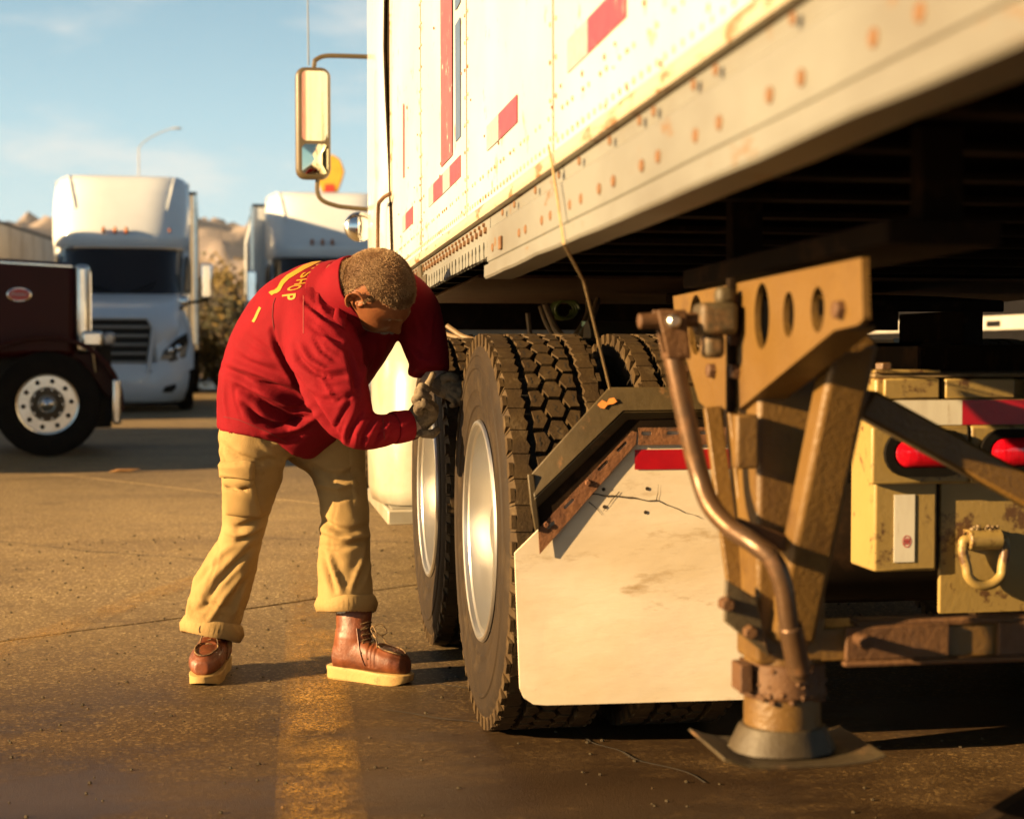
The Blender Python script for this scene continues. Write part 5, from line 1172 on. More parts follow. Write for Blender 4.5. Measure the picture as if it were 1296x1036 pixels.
# kerb where the lot ends
struct('kerb', MB().box((-120,45.4,-.03),(120,45.7,.14)), M['trailer_grey'], F=CF)
# a few crumbs on the pavement
M['leaf_dry'] = mat('dry_leaf', (.40,.20,.05), .8, col2=(.3,.14,.04), sc=30)
for k, (px, py, lab) in enumerate(((157,597,'orange dry leaf lying in the open in front of the maroon truck'),)):
    c = onZ(px, py, .004); mb = MB()
    P_ = [(-.12,0,.0),(-.05,.05,.03),(.04,.045,.02),(.13,.01,.035),(.05,-.04,.01),(-.04,-.05,.03)]
    mb.prism([(c.x+a, c.y+b, .004+z*.6) for a, b, z in P_], (0,0,.004)); tag(obj('dry_leaf', mb, M['leaf_dry'], smooth=0), lab, 'leaf')
random.seed(9); gv = MB()
for k in range(1200):
    y = random.uniform(2.6, 9); x = random.uniform(-3.2, 2.2)+y*.05; s_ = random.uniform(.0015,.0045)*(1+.1*y)
    gv.ball((x, y, s_*.5), (s_, s_*random.uniform(.6,1), s_*.7), 5, 3)
tag(obj('grit', gv, M['gear_grey'], smooth=0), 'scattered grit on the pavement', 'grit', kind='stuff')
# ------------------------------------------------------------ the mechanic
M['shirt_red'] = mat('shirt_red', (.22,.0035,.011), .85, col2=(.18,.003,.009), sc=7, spec=.15, bump=.35, bsc=260)
M['khaki'] = mat('khaki', (.40,.27,.115), .9, col2=(.34,.225,.09), sc=6, dirt=(.17,.10,.032), dsc=6, damt=.3, dsharp=.3, spec=.15, bump=.4, bsc=300)
M['skin'] = mat('skin', (.26,.095,.036), .5, col2=(.20,.066,.025), sc=30, sub=.08, spec=.3, bump=.2, bsc=180)
M['hair'] = mat('hair_grey', (.20,.10,.035), .7, col2=(.40,.25,.125), sc=25, amt=.9)
M['hair_base'] = mat('hair_base', (.11,.050,.016), .8, col2=(.15,.08,.03), sc=16, amt=.9, bump=.6, bsc=220)
M['moustache'] = mat('moustache', (.25,.2,.15), .8, col2=(.3,.25,.2), sc=90)
M['boot_leather'] = mat('boot_leather', (.20,.052,.013), .5, col2=(.10,.024,.007), sc=11, amt=.6, dirt=(.10,.03,.012), dsc=9, damt=.35, dsharp=.3, bump=.35, bsc=80, rvar=.1)
M['boot_sole'] = mat('boot_sole', (.44,.28,.09), .7, col2=(.45,.28,.09), sc=12, dirt=(.2,.11,.04), dsc=14, damt=.3, dsharp=.2, bump=.4, bsc=70)
M['lace'] = mat('lace', (.05,.025,.012), .8, col2=(.30,.18,.07), sc=60, amt=.6)
M['glove'] = mat('glove', (.20,.15,.09), .85, col2=(.10,.07,.04), sc=22, amt=1.0, dirt=(.05,.03,.018), dsc=20, damt=.45, dsharp=.2, bump=.5, bsc=120)
M['glove_cuff'] = mat('glove_cuff', (.42,.33,.27), .9, col2=(.30,.2,.17), sc=80, stretch=(1,1,4), bump=.5, bsc=200)
M['yellow_print'] = mat('yellow_print', (.48,.24,.004), .7, col2=(.42,.20,.004), sc=40)
M['thread'] = mat('thread', (.50,.10,.08), .8); M['seam_dark'] = mat('seam_dark', (.12,.004,.007), .9)
M['sock'] = mat('sock', (.7,.66,.6), .9)
VIEW = CF.to_3x3() @ Vector((0,1,0)); CRI = CR.transposed()
man = thing('person', 'man in red shirt, khaki cargo trousers and brown boots bending over between the truck wheels', 'person', Matrix.Translation(D(360, 858, 4.84)*1.0 - Vector((0,0,D(360,858,4.84).z))) @ CF)
def toP(v):
    q = CRI @ (Vector(v)-CO); return (648+FPX*q.x/-q.z, 518-FPX*q.y/-q.z)
def loft_px(mb, rings, n=28, sub=5, cap=True, sq=0.0):
    """rings (px,py,depth,half width px, half depth m): tube whose sections stand across its path"""
    R = []
    for i in range(len(rings)-1):
        p0, p1, p2, p3 = [np.array(rings[max(0,min(len(rings)-1,i+k))], float) for k in (-1,0,1,2)]
        for k in range(sub):
            t = k/sub; R.append(.5*((2*p1)+(p2-p0)*t+(2*p0-5*p1+4*p2-p3)*t*t+(3*p1-p0-3*p2+p3)*t**3))
    R.append(np.array(rings[-1], float))
    P = [D(r[0], r[1], r[2]) for r in R]; vs = []; m = len(P)
    for i, p in enumerate(P):
        t = (P[min(i+1,m-1)]-P[max(i-1,0)]).normalized(); wd = t.cross(VIEW).normalized(); dd = wd.cross(t).normalized()
        rw = R[i][3]*R[i][2]/FPX; rd = R[i][4]
        for k in range(n):
            a = 2*math.pi*k/n; ca, sa = math.cos(a), math.sin(a)
            if sq: ca = math.copysign(abs(ca)**(1-sq), ca); sa = math.copysign(abs(sa)**(1-sq), sa)
            vs.append(p+wd*(rw*ca)+dd*(rd*sa))
    fs = [(i*n+k, i*n+(k+1)%n, (i+1)*n+(k+1)%n, (i+1)*n+k) for i in range(m-1) for k in range(n)]
    if cap:
        a_, b_ = len(vs), len(vs)+1; vs += [P[0], P[-1]]
        fs += [(a_, (k+1)%n, k) for k in range(n)]+[(b_, (m-1)*n+k, (m-1)*n+(k+1)%n) for k in range(n)]
    mb.add(vs, fs); return mb
def fuse(mb, voxel, smooth_it=4):
    me = bpy.data.meshes.new('t'); me.from_pydata([tuple(v) for v in mb.v], [], mb.f); me.update()
    bm = bmesh.new(); bm.from_mesh(me); bmesh.ops.recalc_face_normals(bm, faces=bm.faces); bm.to_mesh(me); bm.free()
    ob = bpy.data.objects.new('t', me); C.objects.link(ob)
    r = ob.modifiers.new('r', 'REMESH'); r.mode = 'VOXEL'; r.voxel_size = voxel
    if smooth_it: s = ob.modifiers.new('s', 'SMOOTH'); s.factor = .5; s.iterations = smooth_it
    dg = bpy.context.evaluated_depsgraph_get(); ev = ob.evaluated_get(dg); m2 = bpy.data.meshes.new_from_object(ev)
    bpy.data.objects.remove(ob); bpy.data.meshes.remove(me); return m2
def arrays(me):
    n = len(me.vertices); co = np.empty(n*3); no = np.empty(n*3); me.vertices.foreach_get('co', co); me.vertex_normals.foreach_get('vector', no)
    return co.reshape(-1,3), no.reshape(-1,3)
CRn = np.array(CRI)
def pix(co):
    q = (co-np.array(CO)) @ CRn.T; return np.stack([648+FPX*q[:,0]/-q[:,2], 518-FPX*q[:,1]/-q[:,2]], 1)
def crease(me, lines, front=True):
    """press folds into cloth: each line (points px, half width px, depth m); negative depth = valley with raised lips"""
    co, no = arrays(me); uv = pix(co); face = -(no @ np.array(VIEW)); disp = np.zeros(len(co))
    for pts, wd, amp in lines:
        amp *= 2.3; wd *= .9
        P = np.array(pts, float); best = np.full(len(co), 1e9); tt = np.zeros(len(co)); seg = np.linalg.norm(np.diff(P, axis=0), axis=1); tot = seg.sum(); acc = 0
        for i in range(len(P)-1):
            a, b = P[i], P[i+1]; ab = b-a; t = np.clip(((uv-a) @ ab)/(ab@ab), 0, 1); d = np.linalg.norm(uv-(a+t[:,None]*ab), axis=1)
            m = d < best; best[m] = d[m]; tt[m] = ((acc+t*seg[i])/tot)[m]; acc += seg[i]
        env = np.clip(np.sin(np.clip(tt,0.02,.98)*math.pi), 0, 1)**.45
        disp += amp*env*(np.exp(-(best/wd)**2)-.45*np.exp(-(best/(wd*2.6))**2))
    if front: disp *= np.clip(face*4+.4, 0, 1)
    co = co+no*disp[:,None]; me.vertices.foreach_set('co', co.ravel()); me.update()
def ripple(me, fn):
    co, no = arrays(me); d = np.array([fn(Vector(c)) for c in co]); co = co+no*d[:,None]; me.vertices.foreach_set('co', co.ravel()); me.update()
def person_part(name, me, m, parent=None, smooth=180):
    par = parent or man; T_ = wm(par).inverted(); me.transform(T_); me.name = name
    for q in (m if isinstance(m, list) else [m]): me.materials.append(M[q])
    me.shade_smooth(); o = bpy.data.objects.new(name, me); C.objects.link(o); o.parent = par; WM[o.name] = wm(par).copy(); return o
def bvh_of(me): return BVHTree.FromPolygons([v.co.copy() for v in me.vertices], [tuple(p.vertices) for p in me.polygons])
def hit(bv, px, py, off=.0):
    d = ray(px, py).normalized(); r = bv.ray_cast(CO, d)
    return (r[0]+r[1]*off if r[1].dot(d) < 0 else r[0]-r[1]*off) if r[0] is not None else None
def patch(bv, corners, nu, nv, off, name, m, parent, thick=.003, bev=0):
    """cloth piece sewn on: a grid between four pixel corners laid on the surface"""
    vs = []; c = [Vector(q) for q in corners]
    for j in range(nv+1):
        for i in range(nu+1):
            u, v = i/nu, j/nv; q = c[0].lerp(c[1], u).lerp(c[3].lerp(c[2], u), v); h = hit(bv, q.x, q.y, off*(1 if 0 < i < nu and 0 < j < nv else .25))
            vs.append(h)
    ok = lambda f: all(vs[k] is not None for k in f)
    fs = [f for f in [(j*(nu+1)+i, j*(nu+1)+i+1, (j+1)*(nu+1)+i+1, (j+1)*(nu+1)+i) for j in range(nv) for i in range(nu)] if ok(f)]
    vs = [v if v is not None else CO for v in vs]
    me = bpy.data.meshes.new(name); me.from_pydata([tuple(v) for v in vs], [], fs); me.update()
    bm = bmesh.new(); bm.from_mesh(me); bmesh.ops.delete(bm, geom=[v for v in bm.verts if not v.link_faces], context='VERTS'); bm.to_mesh(me); bm.free()
    return person_part(name, me, m, parent)

# ---- trousers
DL, DR = 4.93, 4.85
tz_ = MB()
loft_px(tz_, [(340,500,4.84,56,.13),(342,530,4.85,62,.155),(346,556,4.86,66,.16),(360,580,4.87,38,.10)], sq=.1)
loft_px(tz_, [(326,520,4.80,46,.125),(322,560,4.80,43,.118),(319,600,4.82,38.5,.100),(313,640,4.85,31,.086),(309,665,4.87,28.5,.078),(303,690,4.88,27.5,.075),(293,714,4.90,33,.085),(283,740,4.91,36,.092),(275,762,4.92,36,.094),(270,782,DL,35,.095),(266,797,DL,33.5,.095)], sub=6)
loft_px(tz_, [(375,520,4.90,46,.120),(405,550,4.90,52,.118),(424,580,4.90,41,.108),(431,610,4.89,31.5,.095),(436,645,4.88,31,.086),(437,680,4.87,32,.080),(436,712,4.86,33,.086),(437,745,4.85,34.5,.094),(438,768,4.85,35.5,.097)], sub=6)
tm = fuse(tz_, .0075, 5)
crease(tm, [
 ([(279,560),(300,577),(330,585),(357,578)],5,-.008),([(330,560),(345,575),(362,590)],5,.007),([(284,612),(300,618),(330,612)],3,-.004),
 ([(300,668),(318,662),(338,652)],4,-.008),([(284,672),(300,676),(330,668)],4,.008),([(285,690),(305,684),(332,672)],3.5,-.007),
 ([(262,722),(280,700),(300,684)],5,.006),([(255,772),(275,738),(300,712),(324,690)],5,-.009),([(262,790),(285,755),(312,722)],5,.009),([(240,752),(252,735),(268,715)],4,-.007),
 ([(246,775),(262,765),(290,770)],4,-.005),([(296,780),(302,760),(314,735)],4,.007),([(270,650),(278,700),(258,760)],1.5,-.003),
 ([(395,590),(418,602),(440,600),(460,588)],4,-.008),([(402,612),(425,618),(455,608)],4,.008),([(410,628),(430,632),(460,622)],3,-.004),
 ([(447,595),(452,612),(458,625)],3,-.005),([(405,655),(425,668),(446,672),(468,664)],4,-.011),([(405,668),(432,682),(467,678)],4,.010),([(404,690),(430,694),(465,684)],3.5,-.007),
 ([(408,700),(414,720),(424,748)],3.5,-.009),([(416,700),(424,725),(432,748)],4,.008),([(470,690),(462,715),(452,742)],4,-.009),([(462,700),(452,725),(444,748)],4,.006),
 ([(418,560),(425,640),(416,700),(417,745)],1.5,-.002)])
ripple(tm, lambda v: .0042*noise.noise(Vector((v.x*9, v.y*9, v.z*16)))+.0026*noise.noise(Vector((v.x*30+3, v.y*30, v.z*42))))
tb = bvh_of(tm); tt_ = tm.copy()
tro = person_part('trousers', tm, 'khaki'); q_ = tro.modifiers.new('s','SMOOTH'); q_.iterations = 2
# turned-up cuffs
for rings in ([(271,779,DL,37,.100),(270,786,DL,39,.104),(268,795,DL,38.5,.106),(266,800,DL,36,.100)], [(438,752,4.85,36.5,.100),(438,758,4.85,38,.104),(438,767,4.85,38,.105),(438,773,4.85,36.5,.102)]):
    # each cuff is a doubled band, a little uneven, tilted with the leg
    tilt = rings[0][0] < 300
    cb_ = MB(); n = 40; k_ = len(rings); vs = []
    prof = [(0,.0),(0.15,1.0),(1,1.02),(1.0,.90),(.3,.88)]
    for i in range(n):
        a = 2*math.pi*i/n
        for (h_, s_) in prof:
            top, bot = rings[0], rings[-1]
            px = top[0]+(bot[0]-top[0])*h_; py = top[1]+(bot[1]-top[1])*h_; rw = (top[3]*1.02 if s_ else top[3]*.93)*(s_ if s_ else 1); rd = (top[4]*(s_ if s_ else .93))
            x_ = math.cos(a)*rw; yoff = (x_*.20 if tilt else -.0*x_)+2.2*noise.noise(Vector((math.cos(a)*1.4, math.sin(a)*1.4, h_*2+(5 if tilt else 0))))
            vs.append(D(px+x_, py+yoff+(5 if tilt else 0), top[2]+rd*math.sin(a)))
    m_ = len(prof); fs = [(i*m_+j, ((i+1)%n)*m_+j, ((i+1)%n)*m_+j+1, i*m_+j+1) for i in range(n) for j in range(m_-1)]
    me = bpy.data.meshes.new('cuff'); me.from_pydata([tuple(v) for v in vs], [], fs); me.update(); bm = bmesh.new(); bm.from_mesh(me); bmesh.ops.recalc_face_normals(bm, faces=bm.faces)
    bmesh.ops.subdivide_edges(bm, edges=bm.edges[:], cuts=1, smooth=.6); bm.to_mesh(me); bm.free(); person_part('trouser_cuff', me, 'khaki', tro)
# cargo pocket with its flap
patch(tb, [(284,601),(321,604),(331,655),(287,651)], 12, 14, .016, 'cargo_pocket', 'khaki', tro)
patch(tb, [(281,583),(322,584),(322,606),(283,603)], 12, 8, .024, 'pocket_flap', 'khaki', tro)
#patch(tb, [(311,606),(325,604),(334,628),(322,632)], 6, 8, .020, 'pocket_strap', 'khaki', tro)
patch(tb, [(440,560),(462,556),(465,640),(447,640)], 6, 14, .006, 'cargo_pocket', 'khaki', tro)
def stitch(bv, pts, r, name, m, parent, off=.001):
    P = []
    for i in range(len(pts)-1):
        for k in range(8):
            t = k/8; h = hit(bv, pts[i][0]+(pts[i+1][0]-pts[i][0])*t, pts[i][1]+(pts[i+1][1]-pts[i][1])*t, off)
            if h is not None and (not P or (h-P[-1]).length < .05): P.append(h)
    if len(P) > 2: return obj(name, MB().tube(P, r, 5), M[m], parent)
#stitch(tb, [(268,722),(262,745),(255,772),(252,782)], .0012, 'side_seam', 'khaki', tro, .0008)

# ---- shirt: torso and sleeves in one cloth, collar apart
sh_ = MB()
loft_px(sh_, [(336,556,4.84,62,.17),(338,545,4.84,62,.18),(338,520,4.83,63,.18),(342,495,4.81,66,.18),(353,468,4.78,72,.18),(370,440,4.74,76,.185),(392,412,4.70,76,.19),(414,391,4.67,66,.185),(431,381,4.65,54,.15),(444,374,4.64,38,.12),(456,370,4.63,30,.10)], n=36, sub=6, sq=.06)
# belly hanging loose towards the front
loft_px(sh_, [(372,554,4.84,38,.14),(392,530,4.82,43,.15),(410,500,4.79,42,.15),(430,470,4.76,40,.15),(454,440,4.74,37,.14),(478,410,4.73,32,.12),(492,392,4.73,26,.10)], n=28, sub=5)
# near sleeve
loft_px(sh_, [(398,398,4.60,44,.12),(406,428,4.54,47,.10),(415,462,4.49,45,.085),(428,495,4.46,40,.080),(441,523,4.45,34,.072),(456,542,4.45,27.5,.066),(478,545,4.46,22,.060),(500,541,4.48,19,.052),(517,538,4.50,17.5,.048)], n=28, sub=6)
# far sleeve, in the shade of the trailer
loft_px(sh_, [(470,375,4.69,40,.13),(498,372,4.70,34,.11),(519,384,4.71,33,.100),(530,408,4.71,32,.090),(537,434,4.70,29,.078),(543,456,4.69,26,.068),(546,472,4.68,23,.062)], n=24, sub=6)
loft_px(sh_, [(533,462,4.71,11,.04),(526,470,4.70,11,.035),(523,477,4.70,7,.03)], n=14, sub=3)
sm = fuse(sh_, .0070, 5)
SL_ = [
 ([(345,418),(348,430),(355,449),(368,469),(386,494),(402,516),(416,537),(432,556)],3.6,-.016),
 ([(283,466),(300,474),(322,486),(350,492),(378,500)],4.5,-.012),([(290,458),(312,466),(340,476),(368,486)],5,.010),
 ([(302,490),(322,503),(345,518),(372,530),(392,530)],5,-.020),([(312,480),(335,494),(362,508),(392,512)],5,.013),([(312,512),(328,530),(352,538),(372,536)],6,-.018),([(322,520),(342,529),(364,533)],4,.006),
 ([(335,548),(360,546),(385,538),(402,524)],4,.010),([(340,538),(362,534),(384,524)],3,-.006),([(300,440),(318,452),(345,462)],5,.005),([(315,425),(335,440),(350,452)],4,-.005),
 ([(372,438),(380,456),(396,470),(416,477),(436,476)],3.2,-.012),([(380,436),(392,456),(412,468),(436,468)],4,.009),([(398,428),(408,444),(426,456)],3,-.008),([(410,425),(424,440),(438,448)],3,.006),
 ([(390,495),(405,506),(426,509),(447,498)],2.8,-.008),([(395,488),(412,498),(436,494)],3.5,.007),([(406,478),(414,492),(424,505)],3,.006),
 ([(424,545),(430,530),(440,512),(444,498)],2.6,-.008),([(434,558),(438,540),(448,520),(452,505)],2.6,.008),([(441,562),(445,545),(455,527),(460,518)],2.2,-.009),([(449,566),(452,548),(464,528)],2.2,.008),([(456,568),(460,550),(472,528)],2.2,-.009),([(464,567),(470,548),(482,527)],2.2,.008),([(473,564),(480,548),(489,530)],2.0,-.007),([(482,560),(488,548),(495,532)],2.0,.005),
 ([(458,532),(470,525),(486,522)],2.0,-.006),([(455,555),(475,548),(500,536)],2.0,.004),
 ([(384,378),(398,392),(412,404),(424,410)],3,-.010),([(392,392),(408,408),(428,420)],3,.008),([(402,348),(412,365),(416,380)],2.5,-.007),([(390,410),(410,424),(432,432)],3,-.008),([(400,415),(416,430)],3,.006),
 ([(405,360),(403,380),(412,402)],2.5,.007),([(440,440),(448,470),(452,500)],4,-.012),([(452,430),(462,460),(458,485)],4,.010),([(470,420),(482,440),(472,470)],3,-.008),
 ([(283,480),(284,510),(288,532)],3,.004),([(296,485),(300,510),(310,535)],2,-.003),
 ([(528,395),(535,420),(540,445)],3,-.008),([(548,400),(545,430),(535,455)],3,.006),([(520,440),(535,452),(550,455)],2.5,-.008)]
crease(sm, SL_)
ripple(sm, lambda v: .0030*noise.noise(Vector((v.x*8+v.z*5, v.y*8, v.z*13-v.x*6)))+.0012*noise.noise(Vector((v.x*26+v.z*15, v.y*26, v.z*30))))
sb2 = bvh_of(sm); co_s, _ = arrays(sm)
shirt = person_part('shirt', sm, 'shirt_red'); q_ = shirt.modifiers.new('s','SMOOTH'); q_.iterations = 3
stitch(sb2, [(347,418),(345,400),(346,385),(349,376)], .0022, 'yoke_seam', 'seam_dark', shirt, .0)
stitch(sb2, [(384,374),(384,400),(384,425)], .0010, 'sleeve_stitch', 'thread', shirt, .0005)
stitch(sb2, [(484,520),(485,535),(487,560)], .0010, 'cuff_stitch', 'seam_dark', shirt, .0005)
stitch(sb2, [(283,527),(302,531),(336,545),(366,561)], .0010, 'hem_stitch', 'seam_dark', shirt, .0005)
cu2 = MB(); loft_px(cu2, [(496,541.5,4.475,20,.054),(500,541,4.48,21,.056),(510,539.5,4.49,20.5,.055),(518,538,4.50,19.5,.052),(519,538,4.50,17,.046)], n=28, sub=3, cap=False); 
cme = bpy.data.meshes.new('cuff_band'); cme.from_pydata([tuple(v) for v in cu2.v], [], cu2.f); cme.update(); person_part('cuff_band', cme, 'shirt_red', shirt)
# printed lettering across the back, letters laid on the cloth
def glyph(ch, frame_, tk=.0):
    ox, oy, rx, ry, ux, uy = frame_
    cu = bpy.data.curves.new('t', 'FONT'); cu.body = ch; cu.size = 1; ob = bpy.data.objects.new('t', cu); C.objects.link(ob)
    cu.offset = .022
    dg = bpy.context.evaluated_depsgraph_get(); me = bpy.data.meshes.new_from_object(ob.evaluated_get(dg)); bpy.data.objects.remove(ob)
    bm = bmesh.new(); bm.from_mesh(me); bmesh.ops.triangulate(bm, faces=bm.faces[:])
    for _ in range(2): bmesh.ops.subdivide_edges(bm, edges=[e for e in bm.edges if e.calc_length() > .12], cuts=1); bmesh.ops.triangulate(bm, faces=bm.faces[:])
    W_ = max(v.co.x for v in bm.verts); H_ = .72; bad = []
    for v in bm.verts:
        u, t = v.co.x/W_, v.co.y/H_; h = hit(sb2, ox+rx*u+ux*t, oy+ry*u+uy*t, .0016)
        if h is None: bad.append(v)
        else: v.co = h
    bmesh.ops.delete(bm, geom=bad, context='VERTS'); bm.to_mesh(me); bm.free()
    if len(me.polygons): person_part('printed_letter', me, 'yellow_print', shirt)
for ch, fr in (('M', (402,334.5,-8.5,6.5,10,-2)),('S', (383.5,345.5,-4.5,7,13.5,-2.5)),('H', (376.5,354,-4,7,14,-2)),('O', (367.5,362,-5,7,16.5,-2.5)),('P', (358,372.5,-.5,8.5,17,-2))): glyph(ch, fr)
def rim_band(inner, reach, off=.0016):
    vs = []; fs = []; rows = 5
    for (x, y, nx_, ny_) in inner:
        col = []; last = hit(sb2, x, y, off); far = 0
        if last is None: continue
        s_ = 0
        while s_ < reach and hit(sb2, x+nx_*s_, y+ny_*s_) is not None: s_ += .5
        for k in range(rows): q = (s_-.6)*k/(rows-1); h = hit(sb2, x+nx_*max(0,q), y+ny_*max(0,q), off); col.append(h or last); last = h or last
        vs.append(col)
    V = [v for c_ in vs for v in c_]; fs = [(i*rows+k, i*rows+k+1, (i+1)*rows+k+1, (i+1)*rows+k) for i in range(len(vs)-1) for k in range(rows-1)]
    if len(vs) > 1:
        me = bpy.data.meshes.new('printed_band'); me.from_pydata([tuple(v) for v in V], [], fs); me.update(); person_part('printed_band', me, 'yellow_print', shirt)
rim_band([(344,374,-.7,-.7),(347,372,-.7,-.7),(351,371,-.7,-.7),(355,368,-.7,-.7),(358,362,-.7,-.7),(360,359,-.65,-.76),(366,353,-.6,-.8),(376,347,-.5,-.85),(386,341,-.45,-.9),(396,336,-.4,-.9),(406,331,-.35,-.93),(416,328,-.3,-.95),(426,325,-.2,-.98),(436,323,-.1,-1),(444,322,0,-1)], 6)
rim_band([(322,408,-.9,-.4),(325,403,-.9,-.4),(328,396,-.85,-.5),(331,390,-.8,-.6)], 4)
# collar: a folded band round the neck
def ring_band(cx, cy, dep, rx, rd, ax, h0, h1, flare, name, m, par, a0=0, a1=2*math.pi, n=36):
    """band round an axis ax given in camera-facing coordinates"""
    A = (CF.to_3x3() @ Vector(ax)).normalized(); c = D(cx, cy, dep); u = A.cross(VIEW).normalized(); v = A.cross(u).normalized(); vs = []
    pr = [(h0, 1.0+flare), (h0+.004, 1.02+flare), (h1, 1.02), (h1+.004, .99), (h1, .96), (h0, .95)]
    for i in range(n+1):
        a = a0+(a1-a0)*i/n
        for (h, s_) in pr: vs.append(c+A*(h+.006*math.sin(a*3+1))+u*(rx*s_*math.cos(a))+v*(rd*s_*math.sin(a)))
    k = len(pr); fs = [(i*k+j, i*k+(j+1)%k, (i+1)*k+(j+1)%k, (i+1)*k+j) for i in range(n) for j in range(k)]
    me = bpy.data.meshes.new(name); me.from_pydata([tuple(q) for q in vs], [], fs); me.update(); bm = bmesh.new(); bm.from_mesh(me); bmesh.ops.recalc_face_normals(bm, faces=bm.faces); bm.to_mesh(me); bm.free()
    return person_part(name, me, m, par)
cl_ = MB(); loft_px(cl_, [(428,377,4.60,49,.125),(434,375,4.585,47,.112),(440,373,4.57,44.5,.103),(447,369,4.56,45,.102),(455,366,4.55,45,.102)], n=40, sub=4, cap=False)
for i_, v_ in enumerate(cl_.v):
    px_, py_ = toP(v_); cl_.v[i_] = tuple(Vector(v_)+ (CF.to_3x3() @ Vector((.020*max(0,(py_-372)/40),0,0)))+Vector((0,0,.004*noise.noise(Vector(v_)*14))))
cme = bpy.data.meshes.new('collar'); cme.from_pydata([tuple(v) for v in cl_.v], [], cl_.f); cme.update(); col_ = person_part('collar', cme, 'shirt_red', shirt); q_ = col_.modifiers.new('s','SOLIDIFY'); q_.thickness = .005; q_.offset = 1
patch(sb2, [(427,372),(440,384),(436,418),(421,404)], 6, 8, .012, 'collar_tip', 'shirt_red', shirt)

# ---- head and neck
HC = D(476, 366, 4.50); B3 = CF.to_3x3()
U_ = (B3 @ Vector((.679,-.657,.328))).normalized(); F_ = (B3 @ Vector((.539,.142,-.831))); F_ = (F_-U_*F_.dot(U_)).normalized(); R_ = F_.cross(U_)
HS = 1.13
def hp(r, f, u): return HC+(R_*r+F_*f+U_*u)*HS
hb = MB(); nU, nV = 48, 34; vs = []
def g2(a, b, s): return math.exp(-((a/s)**2+(b/s)**2))
def head_pt(th, ph):
    """th: around (0 = face), ph: -90 chin .. +90 crown"""
    cx_, sx_ = math.cos(th), math.sin(th); cp_, sp_ = math.cos(ph), math.sin(ph)
    f = .098*cx_*cp_; r = .077*sx_*cp_; u = .115*sp_ if sp_ > 0 else .118*sp_
    if sp_ > 0: r *= 1-.06*sp_; f -= .010*sp_**2
    if sp_ < 0:
        k = -sp_; r *= 1-.26*k; 
        if cx_ > 0: f = f*(1-.02*k)+.030*k*cx_*cp_+.012*k**2
        else: f = f*(1-.42*k); u *= 1-.30*k*(-cx_)
    face_ = max(0, cx_)
    if cx_ > .2:
        y_ = u; x_ = r
        f += .026*math.exp(-((x_/.011)**2+((y_+.020)/.020)**2)) + .010*math.exp(-((x_/.009)**2+((y_-.005)/.026)**2))   # nose
        f += .007*math.exp(-(((y_-.030)/.011)**2))*math.exp(-(x_/.05)**2)          # brow
        for s_ in (-1, 1): f -= .013*math.exp(-(((x_-s_*.031)/.015)**2+((y_-.012)/.012)**2)); f += .004*math.exp(-(((x_-s_*.045)/.02)**2+((y_+.020)/.02)**2)); f += .005*math.exp(-(((x_-s_*.031)/.009)**2+((y_-.010)/.007)**2))
        f += .006*math.exp(-((x_/.024)**2+((y_+.052)/.006)**2)) - .004*math.exp(-((x_/.026)**2+((y_+.060)/.003)**2)) + .006*math.exp(-((x_/.022)**2+((y_+.068)/.006)**2))
        f += .008*math.exp(-((x_/.022)**2+((y_+.098)/.016)**2))
    return r, f, u
for j in range(nV+1):
    for i in range(nU): vs.append(hp(*head_pt(2*math.pi*i/nU, -math.pi/2+math.pi*j/nV)))
hb.add(vs, [(j*nU+i, j*nU+(i+1)%nU, (j+1)*nU+(i+1)%nU, (j+1)*nU+i) for j in range(nV) for i in range(nU)])
# neck and the top of the chest inside the shirt
n0, n1, n2 = hp(0,-.035,-.04), hp(0,-.055,-.12), D(436, 376, 4.62)
hb.tube([n0, n1, n2, D(420,392,4.66)], [.062*HS,.062*HS,.068*HS,.10], 20, smooth=4)
# ears: rim, bowl and lobe
for s_ in (1, -1):
    def ep(a, b, o): return hp(s_*(.074+o), -.010+a, -.002+b)
    rim_ = [(.016,-.010,.004),(.019,.010,.008),(.014,.028,.013),(0,.036,.017),(-.014,.032,.020),(-.021,.016,.021),(-.019,-.004,.018),(-.012,-.020,.013),(-.001,-.031,.008),(.008,-.031,.005)]
    hb.tube([ep(*q) for q in rim_], [.0045,.0045,.005,.0055,.0055,.0055,.005,.005,.0065,.006], 8, smooth=3)
    hb.tube([ep(-.012,.010,.008), ep(-.012,-.006,.007), ep(-.004,-.018,.005)], [.009,.008,.007], 8, smooth=3)
    hb.ball(ep(.010,-.004,.006), .006, 8, 6)
hm_ = fuse(hb, .0034, 2)
hbv = bvh_of(hm_); hco, hno = arrays(hm_)
# hair: everything behind the hairline lifted a little, plus short bristles
T3 = np.array([list(R_), list(F_), list(U_)]); loc = ((hco-np.array(HC)) @ T3.T)/HS
def hair_mask(l):
    r, f, u = l
    if f > .0: line = .058+.0*f+.15*max(0, f-.03) - .10*abs(r)
    elif f > -.03: line = .022 if abs(r) > .05 else .0
    else: line = -.055
    if abs(r) > .055 and -.032 < f < .018: line = .040 if f < -.0 else .020+ .9*f
    return u-line
msk = np.array([hair_mask(l) for l in loc])
body = None
bm = bmesh.new(); bm.from_mesh(hm_); bm.verts.ensure_lookup_table()
kill = [v for v in bm.verts if msk[v.index] < 0.0]
for v in bm.verts:
    d = min(1, max(0, msk[v.index]/.010)); nn = Vector(hno[v.index]); v.co += nn*(.0006+.0016*d)
bmesh.ops.delete(bm, geom=kill, context='VERTS'); hme = bpy.data.meshes.new('hair'); bm.to_mesh(hme); bm.free()
hc_, hn_ = arrays(hme)
random.seed(31); br = MB(); idx = list(range(len(hc_)))
